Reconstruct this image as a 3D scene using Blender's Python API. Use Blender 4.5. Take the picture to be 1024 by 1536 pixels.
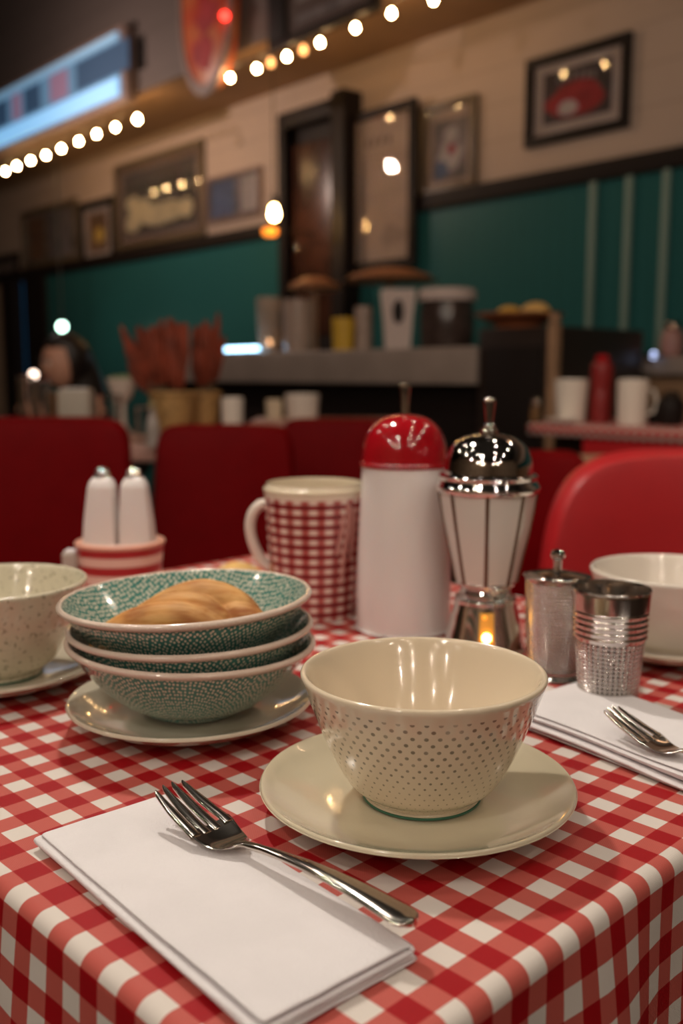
import bpy, bmesh, math, random
from math import sin, cos, pi, radians, sqrt, atan2, exp
from mathutils import Vector, Matrix, noise

random.seed(7)
for o in list(bpy.data.objects):
    bpy.data.objects.remove(o, do_unlink=True)
S = bpy.context.scene
COL = S.collection

# ------------------------------------------------------------------ camera
TH = radians(48)                 # heading of the camera in the room
CAM_Z = 1.02
TZ = 0.76                        # height of the table cloth
PITCH = radians(8.1)
FPX = 1444.0
cam_d = bpy.data.cameras.new('camera')
cam_d.sensor_fit = 'VERTICAL'
cam_d.sensor_height = 36
cam_d.sensor_width = 24
cam_d.lens = FPX / 1536 * 36
cam_d.clip_start = 0.02
cam_d.dof.use_dof = True
cam_d.dof.focus_distance = 0.55
cam_d.dof.aperture_fstop = 5.0
cam = bpy.data.objects.new('camera', cam_d)
cam.location = (0, 0, CAM_Z)
cam.rotation_euler = (pi / 2 - PITCH, 0, TH)
COL.objects.link(cam)
S.camera = cam

S.view_settings.view_transform = 'Standard'
S.view_settings.look = 'None'
S.view_settings.gamma = 1
S.view_settings.use_curve_mapping = False
S.view_settings.exposure = 0.0

w = bpy.data.worlds.new('world')
S.world = w
w.use_nodes = True
w.node_tree.nodes['Background'].inputs[0].default_value = (1.0, 0.62, 0.42, 1)
w.node_tree.nodes['Background'].inputs[1].default_value = 0.010


def W(x, y, z=0.0):
    """point x right of / y ahead of where the camera stands, in room coordinates"""
    return Vector((x * cos(TH) - y * sin(TH), x * sin(TH) + y * cos(TH), z))


def area(name, loc, aim, size, power, col, shape='DISK'):
    d = bpy.data.lights.new(name, 'AREA')
    d.shape = shape
    d.size = size
    d.energy = power
    d.color = col
    o = bpy.data.objects.new(name, d)
    o.location = loc
    o.rotation_euler = (Vector(aim) - Vector(loc)).to_track_quat('-Z', 'Y').to_euler()
    COL.objects.link(o)
    return o


WARM = (1.0, 0.70, 0.46)
area('key_light', W(-0.35, 1.30, 2.15), W(0.03, 0.6, TZ), 0.06, 12, (1.0, 0.92, 0.80))
area('front_light', W(-0.7, -0.6, 2.45), W(0.05, 0.7, TZ), 0.10, 6, (1.0, 0.92, 0.82))
area('room_light', W(-0.6, 3.0, 2.75), W(-0.3, 4.8, 1.4), 0.12, 5, (1.0, 0.68, 0.48))
area('left_wall_fill', (-6.3, 2.2, 2.85), (-6.1, 4.3, 1.9), 0.10, 26, (1.0, 0.76, 0.64))  # unseen lamp added to brighten the left wall
area('right_light', W(1.0, 1.9, 2.3), W(0.9, 3.0, 1.3), 0.2, 2.0, (1.0, 0.60, 0.34))
area('bulkhead_fill', (-3.6, 0.6, 4.15), (-3.2, 3.6, 3.4), 0.3, 3, (1.0, 0.78, 0.74))  # unseen lamp added to light up the bulkhead face


# ------------------------------------------------------------------ pixel helpers (1024 x 1536 frame)
def ray(px, py):
    u = (px - 512) / FPX
    v = (768 - py) / FPX
    c, s = cos(PITCH), sin(PITCH)
    return u, c + v * s, -s + v * c


def at(px, py, z=TZ):
    d = ray(px, py)
    t = (z - CAM_Z) / d[2]
    return W(d[0] * t, d[1] * t, z)


def dep(px, py, y):
    """room point seen at px, py that is y ahead of the camera"""
    d = ray(px, py)
    t = y / d[1]
    return W(d[0] * t, y, CAM_Z + d[2] * t)


def wpt(px, py, Y):
    """room point seen at px, py on the plane at room depth Y"""
    d = W(*ray(px, py))
    d.z = ray(px, py)[2]
    t = Y / d.y
    return Vector((d.x * t, Y, CAM_Z + d.z * t))


# ------------------------------------------------------------------ materials
def nt(name):
    m = bpy.data.materials.new(name)
    m.use_nodes = True
    return m, m.node_tree.nodes, m.node_tree.links, m.node_tree.nodes['Principled BSDF']


def mat(name, col, rough=0.5, metal=0.0, coat=0.0, sss=0.0, trans=0.0, emit=None, es=0.0, noise_amt=0.0,
        noise_scale=20, bump=0.0, bump_scale=60, spec=0.5, ior=1.45, sheen=0.0, col2=None):
    m, N, L, b = nt(name)
    b.inputs['Base Color'].default_value = (*col, 1)
    b.inputs['Roughness'].default_value = rough
    b.inputs['Metallic'].default_value = metal
    b.inputs['Coat Weight'].default_value = coat
    b.inputs['Coat Roughness'].default_value = 0.05
    b.inputs['Transmission Weight'].default_value = trans
    b.inputs['IOR'].default_value = ior
    b.inputs['Specular IOR Level'].default_value = spec
    b.inputs['Sheen Weight'].default_value = sheen
    if sss:
        b.inputs['Subsurface Weight'].default_value = sss
        b.inputs['Subsurface Radius'].default_value = (0.01, 0.006, 0.004)
        b.inputs['Subsurface Scale'].default_value = 0.4
    if emit:
        b.inputs['Emission Color'].default_value = (*emit, 1)
        b.inputs['Emission Strength'].default_value = es
    tc = N.new('ShaderNodeTexCoord')
    n = N.new('ShaderNodeTexNoise')
    n.inputs['Scale'].default_value = noise_scale
    n.inputs['Detail'].default_value = 4
    L.new(tc.outputs['Object'], n.inputs['Vector'])
    c2 = col2 if col2 else tuple(max(0, c * (1 - noise_amt)) for c in col)
    mx = N.new('ShaderNodeMix')
    mx.data_type = 'RGBA'
    mx.inputs[6].default_value = (*col, 1)
    mx.inputs[7].default_value = (*c2, 1)
    cr = N.new('ShaderNodeMapRange')
    cr.inputs[1].default_value = 0.4
    cr.inputs[2].default_value = 0.65
    L.new(n.outputs[0], cr.inputs[0])
    L.new(cr.outputs[0], mx.inputs[0])
    if noise_amt or col2:
        L.new(mx.outputs[2], b.inputs['Base Color'])
    if bump:
        n2 = N.new('ShaderNodeTexNoise')
        n2.inputs['Scale'].default_value = bump_scale
        n2.inputs['Detail'].default_value = 5
        L.new(tc.outputs['Object'], n2.inputs['Vector'])
        bp = N.new('ShaderNodeBump')
        bp.inputs['Strength'].default_value = bump
        bp.inputs['Distance'].default_value = 0.002
        L.new(n2.outputs[0], bp.inputs['Height'])
        L.new(bp.outputs[0], b.inputs['Normal'])
    return m


def math_node(N, L, op, a, b=None, c=None, clamp=False):
    n = N.new('ShaderNodeMath')
    n.operation = op
    n.use_clamp = clamp
    for i, v in enumerate((a, b, c)):
        if v is None:
            continue
        if isinstance(v, (int, float)):
            n.inputs[i].default_value = v
        else:
            L.new(v, n.inputs[i])
    return n.outputs[0]


def mixc(N, L, f, a, b):
    n = N.new('ShaderNodeMix')
    n.data_type = 'RGBA'
    for i, v in ((0, f), (6, a), (7, b)):
        if isinstance(v, tuple):
            n.inputs[i].default_value = (*v, 1)
        elif isinstance(v, (int, float)):
            n.inputs[i].default_value = v
        else:
            L.new(v, n.inputs[i])
    return n.outputs[2]


def uvxy(N, L, layer):
    u = N.new('ShaderNodeUVMap')
    u.uv_map = layer
    s = N.new('ShaderNodeSeparateXYZ')
    L.new(u.outputs[0], s.inputs[0])
    return u.outputs[0], s.outputs[0], s.outputs[1]


def stripe(N, L, x, per, white_phase, soft=0.012):
    """1 on the coloured stripe, 0 on the white one (half and half)"""
    p = math_node(N, L, 'DIVIDE', x, per)
    p = math_node(N, L, 'SUBTRACT', p, white_phase)
    c = math_node(N, L, 'COSINE', math_node(N, L, 'MULTIPLY', p, 2 * pi))   # 1 at white centre
    r = N.new('ShaderNodeMapRange')
    r.inputs[1].default_value = soft * 3
    r.inputs[2].default_value = -soft * 3
    L.new(c, r.inputs[0])
    return r.outputs[0]


def gingham_cloth(name, pa, pb, wa, wb, white=(0.68, 0.61, 0.56), mid=(0.46, 0.068, 0.055), dark=(0.33, 0.003, 0.007)):
    m, N, L, b = nt(name)
    uv, x, y = uvxy(N, L, 'UVMap')
    nn = N.new('ShaderNodeTexNoise')
    nn.inputs['Scale'].default_value = 18
    L.new(uv, nn.inputs['Vector'])
    wob = math_node(N, L, 'MULTIPLY', math_node(N, L, 'SUBTRACT', nn.outputs[0], 0.5), 0.0012)
    sx = stripe(N, L, math_node(N, L, 'ADD', x, wob), pa, wa)
    sy = stripe(N, L, math_node(N, L, 'ADD', y, wob), pb, wb)
    # twill threads show where a coloured stripe crosses a white one
    tw = math_node(N, L, 'SINE', math_node(N, L, 'MULTIPLY', math_node(N, L, 'ADD', x, y), 2 * pi / 0.0011))
    tw2 = math_node(N, L, 'SINE', math_node(N, L, 'MULTIPLY', math_node(N, L, 'SUBTRACT', x, y), 2 * pi / 0.0016))
    twm = math_node(N, L, 'ADD', math_node(N, L, 'MULTIPLY', tw, 0.12), math_node(N, L, 'ADD', math_node(N, L, 'MULTIPLY', tw2, 0.05), 0.13))
    midc = mixc(N, L, math_node(N, L, 'MAXIMUM', twm, 0.0), mid, (0.68, 0.30, 0.24))
    one = mixc(N, L, math_node(N, L, 'MAXIMUM', sx, sy), white, midc)
    two = mixc(N, L, math_node(N, L, 'MULTIPLY', sx, sy), one, dark)
    L.new(two, b.inputs['Base Color'])
    b.inputs['Roughness'].default_value = 0.55
    b.inputs['Specular IOR Level'].default_value = 0.2
    b.inputs['Sheen Weight'].default_value = 0.0
    bp = N.new('ShaderNodeBump')
    bp.inputs['Strength'].default_value = 0.25
    bp.inputs['Distance'].default_value = 0.0003
    n2 = N.new('ShaderNodeTexNoise')
    n2.inputs['Scale'].default_value = 900
    L.new(uv, n2.inputs['Vector'])
    L.new(math_node(N, L, 'ADD', n2.outputs[0], tw), bp.inputs['Height'])
    L.new(bp.outputs[0], b.inputs['Normal'])
    return m


def ceramic_base(b, rough=0.14):
    b.inputs['Roughness'].default_value = rough
    b.inputs['Coat Weight'].default_value = 0.6
    b.inputs['Coat Roughness'].default_value = 0.04
    b.inputs['Specular IOR Level'].default_value = 0.5


def teal_dotted(name, rim_s, rim_s2):
    """white cell dots on teal glaze; plain rim band where arc length lies between rim_s and rim_s2"""
    m, N, L, b = nt(name)
    uv, x, y = uvxy(N, L, 'UVMap')
    v = N.new('ShaderNodeTexVoronoi')
    v.voronoi_dimensions = '2D'
    v.inputs['Scale'].default_value = 1 / 0.0041
    v.inputs['Randomness'].default_value = 0.45
    L.new(uv, v.inputs['Vector'])
    r = N.new('ShaderNodeMapRange')
    r.inputs[1].default_value = 0.35
    r.inputs[2].default_value = 0.27
    L.new(v.outputs['Distance'], r.inputs[0])
    nz = N.new('ShaderNodeTexNoise')
    nz.inputs['Scale'].default_value = 30
    L.new(uv, nz.inputs['Vector'])
    teal = mixc(N, L, nz.outputs[0], (0.040, 0.150, 0.125), (0.085, 0.26, 0.22))
    c = mixc(N, L, r.outputs[0], teal, (0.68, 0.62, 0.50))
    _, a, s = uvxy(N, L, 'prof')
    g1 = math_node(N, L, 'GREATER_THAN', s, rim_s)
    g2 = math_node(N, L, 'LESS_THAN', s, rim_s2)
    c = mixc(N, L, math_node(N, L, 'MULTIPLY', g1, g2), c, (0.66, 0.52, 0.43))
    L.new(c, b.inputs['Base Color'])
    ceramic_base(b, 0.16)
    bp = N.new('ShaderNodeBump')
    bp.inputs['Strength'].default_value = 0.35
    bp.inputs['Distance'].default_value = 0.0005
    L.new(r.outputs[0], bp.inputs['Height'])
    L.new(bp.outputs[0], b.inputs['Normal'])
    return m


def cream_dotted(name, s_lo, s_hi, R, base=(0.70, 0.58, 0.43)):
    """cream glaze; staggered small grey dots between arc lengths s_lo (rim side) and s_hi"""
    m, N, L, b = nt(name)
    _, a, s = uvxy(N, L, 'prof')
    k = 58
    cx = math_node(N, L, 'MULTIPLY', a, k)                      # columns round the bowl
    row = math_node(N, L, 'DIVIDE', s, 0.0046)
    rf = math_node(N, L, 'FLOOR', row)
    odd = math_node(N, L, 'MULTIPLY', math_node(N, L, 'MODULO', rf, 2), 0.5)
    fx = math_node(N, L, 'SUBTRACT', math_node(N, L, 'FRACT', math_node(N, L, 'ADD', cx, odd)), 0.5)
    fy = math_node(N, L, 'SUBTRACT', math_node(N, L, 'FRACT', row), 0.5)
    dx = math_node(N, L, 'MULTIPLY', fx, 2 * pi * R / k)
    dy = math_node(N, L, 'MULTIPLY', fy, 0.0046)
    d = math_node(N, L, 'SQRT', math_node(N, L, 'ADD', math_node(N, L, 'MULTIPLY', dx, dx), math_node(N, L, 'MULTIPLY', dy, dy)))
    # dots shrink towards the foot
    t = N.new('ShaderNodeMapRange')
    t.inputs[1].default_value = s_lo + 0.02
    t.inputs[2].default_value = s_hi
    t.inputs[3].default_value = 0.00115
    t.inputs[4].default_value = 0.0004
    L.new(s, t.inputs[0])
    dot = N.new('ShaderNodeMapRange')
    dot.inputs[1].default_value = 0.0002
    dot.inputs[2].default_value = -0.0002
    L.new(math_node(N, L, 'SUBTRACT', d, t.outputs[0]), dot.inputs[0])
    inb = math_node(N, L, 'MULTIPLY', math_node(N, L, 'GREATER_THAN', s, s_lo), math_node(N, L, 'LESS_THAN', s, s_hi))
    nz = N.new('ShaderNodeTexNoise')
    nz.inputs['Scale'].default_value = 60
    tc = N.new('ShaderNodeTexCoord')
    L.new(tc.outputs['Object'], nz.inputs['Vector'])
    str_ = N.new('ShaderNodeMapRange')
    str_.inputs[1].default_value = 0.35
    str_.inputs[2].default_value = 0.6
    str_.inputs[3].default_value = 0.45
    str_.inputs[4].default_value = 0.9
    L.new(nz.outputs[0], str_.inputs[0])
    f = math_node(N, L, 'MULTIPLY', math_node(N, L, 'MULTIPLY', dot.outputs[0], inb), str_.outputs[0])
    c = mixc(N, L, f, base, (0.16, 0.13, 0.09))
    L.new(c, b.inputs['Base Color'])
    ceramic_base(b, 0.12)
    return m


def speckled(name, base, dark=(0.25, 0.2, 0.13), scale=260):
    m, N, L, b = nt(name)
    tc = N.new('ShaderNodeTexCoord')
    nz = N.new('ShaderNodeTexNoise')
    nz.inputs['Scale'].default_value = scale
    nz.inputs['Detail'].default_value = 1
    L.new(tc.outputs['Object'], nz.inputs['Vector'])
    r = N.new('ShaderNodeMapRange')
    r.inputs[1].default_value = 0.60
    r.inputs[2].default_value = 0.70
    r.inputs[4].default_value = 0.7
    L.new(nz.outputs[0], r.inputs[0])
    _, a, s = uvxy(N, L, 'prof')
    g = math_node(N, L, 'GREATER_THAN', s, 0.085)
    L.new(mixc(N, L, math_node(N, L, 'MULTIPLY', r.outputs[0], g), base, dark), b.inputs['Base Color'])
    ceramic_base(b, 0.16)
    return m


def mug_check(name, h):
    m, N, L, b = nt(name)
    _, a, z = uvxy(N, L, 'height')
    sx = stripe(N, L, a, 1 / 20.0, 0.0, 0.20)
    sy = stripe(N, L, z, h / 13.2, 0.18, 0.16)
    m1 = mixc(N, L, sx, (0.74, 0.58, 0.50), (0.42, 0.09, 0.08))
    m2 = mixc(N, L, sx, (0.25, 0.007, 0.012), (0.16, 0.003, 0.006))
    c = mixc(N, L, sy, m1, m2)
    hi = math_node(N, L, 'GREATER_THAN', z, h - 0.009)
    c = mixc(N, L, hi, c, (0.76, 0.64, 0.52))
    L.new(c, b.inputs['Base Color'])
    ceramic_base(b, 0.18)
    return m


def banded(name, period, a, c2, phase=0.0, soft=0.08, rough=0.3):
    m, N, L, b = nt(name)
    tc = N.new('ShaderNodeTexCoord')
    s = N.new('ShaderNodeSeparateXYZ')
    L.new(tc.outputs['Object'], s.inputs[0])
    st = stripe(N, L, s.outputs[2], period, phase, soft)
    L.new(mixc(N, L, st, a, c2), b.inputs['Base Color'])
    b.inputs['Roughness'].default_value = rough
    return m


def ribbed_metal(name, z_lo, z_hi, nang, per, col=(0.62, 0.57, 0.53), rough=0.16, strength=0.8, dist=0.0006, diag=False):
    m, N, L, b = nt(name)
    _, a, z = uvxy(N, L, 'height')
    b.inputs['Base Color'].default_value = (*col, 1)
    b.inputs['Metallic'].default_value = 1
    b.inputs['Roughness'].default_value = rough
    w1 = math_node(N, L, 'SINE', math_node(N, L, 'MULTIPLY', z, 2 * pi / per))
    w2 = math_node(N, L, 'SINE', math_node(N, L, 'MULTIPLY', a, 2 * pi * nang))
    hgt = math_node(N, L, 'MULTIPLY', math_node(N, L, 'ADD', w1, 1), math_node(N, L, 'ADD', w2, 1)) if diag else \
        math_node(N, L, 'ADD', w1, math_node(N, L, 'MULTIPLY', w2, 0.5))
    inb = math_node(N, L, 'MULTIPLY', math_node(N, L, 'GREATER_THAN', z, z_lo), math_node(N, L, 'LESS_THAN', z, z_hi))
    bp = N.new('ShaderNodeBump')
    bp.inputs['Strength'].default_value = strength
    bp.inputs['Distance'].default_value = dist
    L.new(math_node(N, L, 'MULTIPLY', hgt, inb), bp.inputs['Height'])
    L.new(bp.outputs[0], b.inputs['Normal'])
    return m


def plank_wall(name, col, per, groove=0.25, axis=2, rough=0.6, noise_amt=0.12, spec=0.4):
    m, N, L, b = nt(name)
    tc = N.new('ShaderNodeTexCoord')
    s = N.new('ShaderNodeSeparateXYZ')
    L.new(tc.outputs['Object'], s.inputs[0])
    p = math_node(N, L, 'FRACT', math_node(N, L, 'DIVIDE', s.outputs[axis], per))
    g = math_node(N, L, 'LESS_THAN', p, 0.05)
    nz = N.new('ShaderNodeTexNoise')
    nz.inputs['Scale'].default_value = 2.2
    nz.inputs['Detail'].default_value = 5
    L.new(tc.outputs['Object'], nz.inputs['Vector'])
    base = mixc(N, L, nz.outputs[0], col, tuple(c * (1 - noise_amt) for c in col))
    L.new(mixc(N, L, math_node(N, L, 'MULTIPLY', g, groove), base, tuple(c * 0.35 for c in col)), b.inputs['Base Color'])
    b.inputs['Roughness'].default_value = rough
    b.inputs['Specular IOR Level'].default_value = spec
    bp = N.new('ShaderNodeBump')
    bp.inputs['Strength'].default_value = 0.6
    bp.inputs['Distance'].default_value = 0.006
    L.new(math_node(N, L, 'SUBTRACT', 1, g), bp.inputs['Height'])
    L.new(bp.outputs[0], b.inputs['Normal'])
    return m


def bulb_mat(name, col, st):
    m, N, L, b = nt(name)
    b.inputs['Base Color'].default_value = (*col, 1)
    b.inputs['Emission Color'].default_value = (*col, 1)
    b.inputs['Emission Strength'].default_value = st
    return m


M = dict(
    cloth=gingham_cloth('red_white_gingham', 0.03065, 0.0270, 0.43, 0.24),
    far_cloth=gingham_cloth('far_gingham', 0.03, 0.03, 0.3, 0.2),
    cream=mat('cream_glaze', (0.70, 0.59, 0.43), 0.13, coat=0.9, bump=0.10, bump_scale=28, noise_amt=0.06, noise_scale=9),
    cream_plate=mat('cream_plate_glaze', (0.66, 0.58, 0.42), 0.12, coat=1.0, bump=0.42, bump_scale=20, noise_amt=0.08, noise_scale=12),
    pale_plate=mat('pale_plate_glaze', (0.68, 0.60, 0.47), 0.12, coat=1.0, bump=0.38, bump_scale=22, noise_amt=0.1, noise_scale=12),
    plain_white=mat('plain_white_glaze', (0.74, 0.66, 0.58), 0.16, coat=0.5),
    green_line=mat('green_foot_glaze', (0.05, 0.16, 0.10), 0.3),
    handle_white=mat('handle_glaze', (0.74, 0.64, 0.56), 0.16, coat=0.5),
    napkin=mat('white_linen', (0.76, 0.715, 0.73), 0.85, noise_amt=0.05, noise_scale=30, bump=0.35, bump_scale=700, sheen=0.2),
    steel=mat('polished_steel', (0.66, 0.60, 0.54), 0.12, metal=1),
    chrome=mat('chrome', (0.72, 0.70, 0.68), 0.045, metal=1),
    dark_chrome=mat('smoked_chrome', (0.52, 0.49, 0.47), 0.05, metal=1),
    bronze=mat('dark_rib_metal', (0.20, 0.15, 0.11), 0.2, metal=1),
    red_plastic=mat('glossy_red_plastic', (0.33, 0.005, 0.010), 0.10, coat=0.6),
    white_plastic=mat('white_plastic', (0.74, 0.69, 0.67), 0.24, coat=0.25, sss=0.1),
    milk_glass=mat('milk_glass', (0.62, 0.58, 0.53), 0.18, coat=0.4),
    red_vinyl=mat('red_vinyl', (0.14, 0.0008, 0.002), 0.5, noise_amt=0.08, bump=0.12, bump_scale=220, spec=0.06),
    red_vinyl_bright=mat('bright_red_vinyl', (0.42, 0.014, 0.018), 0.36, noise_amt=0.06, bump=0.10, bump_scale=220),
    chair_leg=mat('chair_leg_metal', (0.4, 0.38, 0.36), 0.25, metal=1),
    dark_wood=mat('dark_wood', (0.035, 0.018, 0.012), 0.35, noise_amt=0.4, noise_scale=6),
    black_paint=mat('black_paint', (0.012, 0.008, 0.007), 0.55, spec=0.2),
    counter_grey=mat('grey_stone', (0.30, 0.245, 0.215), 0.4, noise_amt=0.15, noise_scale=5),
    tan_wood=mat('tan_wood', (0.36, 0.21, 0.12), 0.45, noise_amt=0.3, noise_scale=8),
    wicker=mat('woven_wicker', (0.50, 0.28, 0.10), 0.6, noise_amt=0.45, noise_scale=60, bump=0.6, bump_scale=90),
    dried=mat('dried_red_leaves', (0.30, 0.055, 0.025), 0.7, noise_amt=0.5, noise_scale=14),
    stem=mat('brown_stems', (0.12, 0.07, 0.035), 0.7),
    beige=mat('beige_plaster', (0.42, 0.30, 0.21), 0.7, noise_amt=0.1, noise_scale=3),
    soffit=mat('soffit_paint', (0.36, 0.22, 0.13), 0.7, noise_amt=0.15, noise_scale=2),
    ceil=mat('dark_ceiling', (0.03, 0.028, 0.026), 0.8),
    floor=mat('dark_floor', (0.05, 0.035, 0.03), 0.4, noise_amt=0.3, noise_scale=4),
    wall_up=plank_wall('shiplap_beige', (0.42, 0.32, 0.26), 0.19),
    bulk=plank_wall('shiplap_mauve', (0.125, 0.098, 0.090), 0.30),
    teal=plank_wall('teal_boards', (0.022, 0.105, 0.105), 0.085, groove=0.5, axis=0, rough=0.35, spec=0.12),
    batten=mat('pale_batten', (0.16, 0.24, 0.21), 0.5),
    photo_paper=mat('aged_paper', (0.48, 0.36, 0.29), 0.6, noise_amt=0.08, noise_scale=6),
    mat_board=mat('white_mat_board', (0.52, 0.43, 0.40), 0.7),
    ink=mat('faded_ink', (0.16, 0.11, 0.09), 0.7),
    glass=mat('clear_glass', (1, 1, 1), 0.02, trans=1.0, ior=1.45),
    brown_glass=mat('brown_glass', (0.55, 0.33, 0.16), 0.05, trans=0.8),
    bread=mat('bread_crust', (0.66, 0.37, 0.13), 0.68, col2=(0.48, 0.20, 0.045), noise_scale=45, bump=0.9, bump_scale=160, sss=0.08, spec=0.3),
    bun=mat('yellow_bun', (0.72, 0.44, 0.14), 0.6, noise_amt=0.2, noise_scale=30),
    yellow=mat('yellow_glaze', (0.55, 0.34, 0.03), 0.4),
    amber=mat('amber_glass', (0.9, 0.40, 0.06), 0.15, trans=0.5, emit=(1, 0.40, 0.05), es=0.9),
    skin=mat('skin', (0.50, 0.26, 0.18), 0.5, sss=0.1),
    hair=mat('dark_hair', (0.012, 0.008, 0.007), 0.4),
    black_cloth=mat('black_fabric', (0.010, 0.009, 0.010), 0.85),
    lips=mat('lips', (0.35, 0.10, 0.09), 0.5),
    eye=mat('eye_white', (0.6, 0.55, 0.5), 0.3),
    bulb=bulb_mat('warm_bulb_glow', (1.0, 0.60, 0.25), 190),
    bulb_over=bulb_mat('overhead_bulb_glow', (1.0, 0.86, 0.70), 760),
    pend=bulb_mat('pendant_glow', (1.0, 0.55, 0.18), 110),
    flame=bulb_mat('amber_flame', (1.0, 0.50, 0.10), 26),
    redled=bulb_mat('red_led', (1.0, 0.03, 0.02), 10),
    blueled=bulb_mat('blue_white_led', (0.40, 0.72, 1.0), 7),
    bluebox=bulb_mat('blue_lightbox', (0.22, 0.48, 0.80), 0.75),
    green_glint=bulb_mat('pale_green_glint', (0.60, 1.0, 0.80), 12),
    violetled=bulb_mat('pale_blue_led', (0.55, 0.65, 1.0), 8),
    greens=mat('salad_greens', (0.20, 0.30, 0.12), 0.6, noise_amt=0.5, noise_scale=30),
    socket=mat('black_socket', (0.02, 0.018, 0.016), 0.4),
)
def crust_mat(name):
    m, N, L, b = nt(name)
    tc = N.new('ShaderNodeTexCoord')
    mp = N.new('ShaderNodeMapping')
    mp.inputs['Scale'].default_value = (22, 120, 120)
    L.new(tc.outputs['Object'], mp.inputs[0])
    n1 = N.new('ShaderNodeTexNoise')
    n1.inputs['Scale'].default_value = 1
    n1.inputs['Detail'].default_value = 5
    L.new(mp.outputs[0], n1.inputs['Vector'])
    n2 = N.new('ShaderNodeTexNoise')
    n2.inputs['Scale'].default_value = 34
    L.new(tc.outputs['Object'], n2.inputs['Vector'])
    r1 = N.new('ShaderNodeMapRange'); r1.inputs[1].default_value = .38; r1.inputs[2].default_value = .62
    L.new(n1.outputs[0], r1.inputs[0])
    r2 = N.new('ShaderNodeMapRange'); r2.inputs[1].default_value = .35; r2.inputs[2].default_value = .62
    L.new(n2.outputs[0], r2.inputs[0])
    c = mixc(N, L, r2.outputs[0], (.56, .24, .055), (.30, .095, .018))
    c = mixc(N, L, math_node(N, L, 'MULTIPLY', r1.outputs[0], .5), c, (.74, .45, .18))
    L.new(c, b.inputs['Base Color'])
    b.inputs['Roughness'].default_value = .6
    b.inputs['Specular IOR Level'].default_value = .3
    b.inputs['Subsurface Weight'].default_value = .08
    b.inputs['Subsurface Radius'].default_value = (.01, .005, .003)
    b.inputs['Subsurface Scale'].default_value = .3
    bp = N.new('ShaderNodeBump'); bp.inputs['Strength'].default_value = .8; bp.inputs['Distance'].default_value = .0016
    L.new(n1.outputs[0], bp.inputs['Height'])
    L.new(bp.outputs[0], b.inputs['Normal'])
    return m


M['bread'] = crust_mat('baked_crust')
M['teal_bowl'] = teal_dotted('teal_dotted_glaze', 0.1085, 0.1195)
M['dot_bowl'] = cream_dotted('cream_dotted_glaze', 0.1215, 0.196, 0.062)
M['speck_bowl'] = speckled('speckled_glaze', (0.62, 0.56, 0.42))
M['mug'] = mug_check('checked_mug_glaze', 0.160)
M['caddy'] = banded('red_white_bands', 0.0170, (0.70, 0.50, 0.42), (0.36, 0.012, 0.016), 0.5, 0.1)


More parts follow.
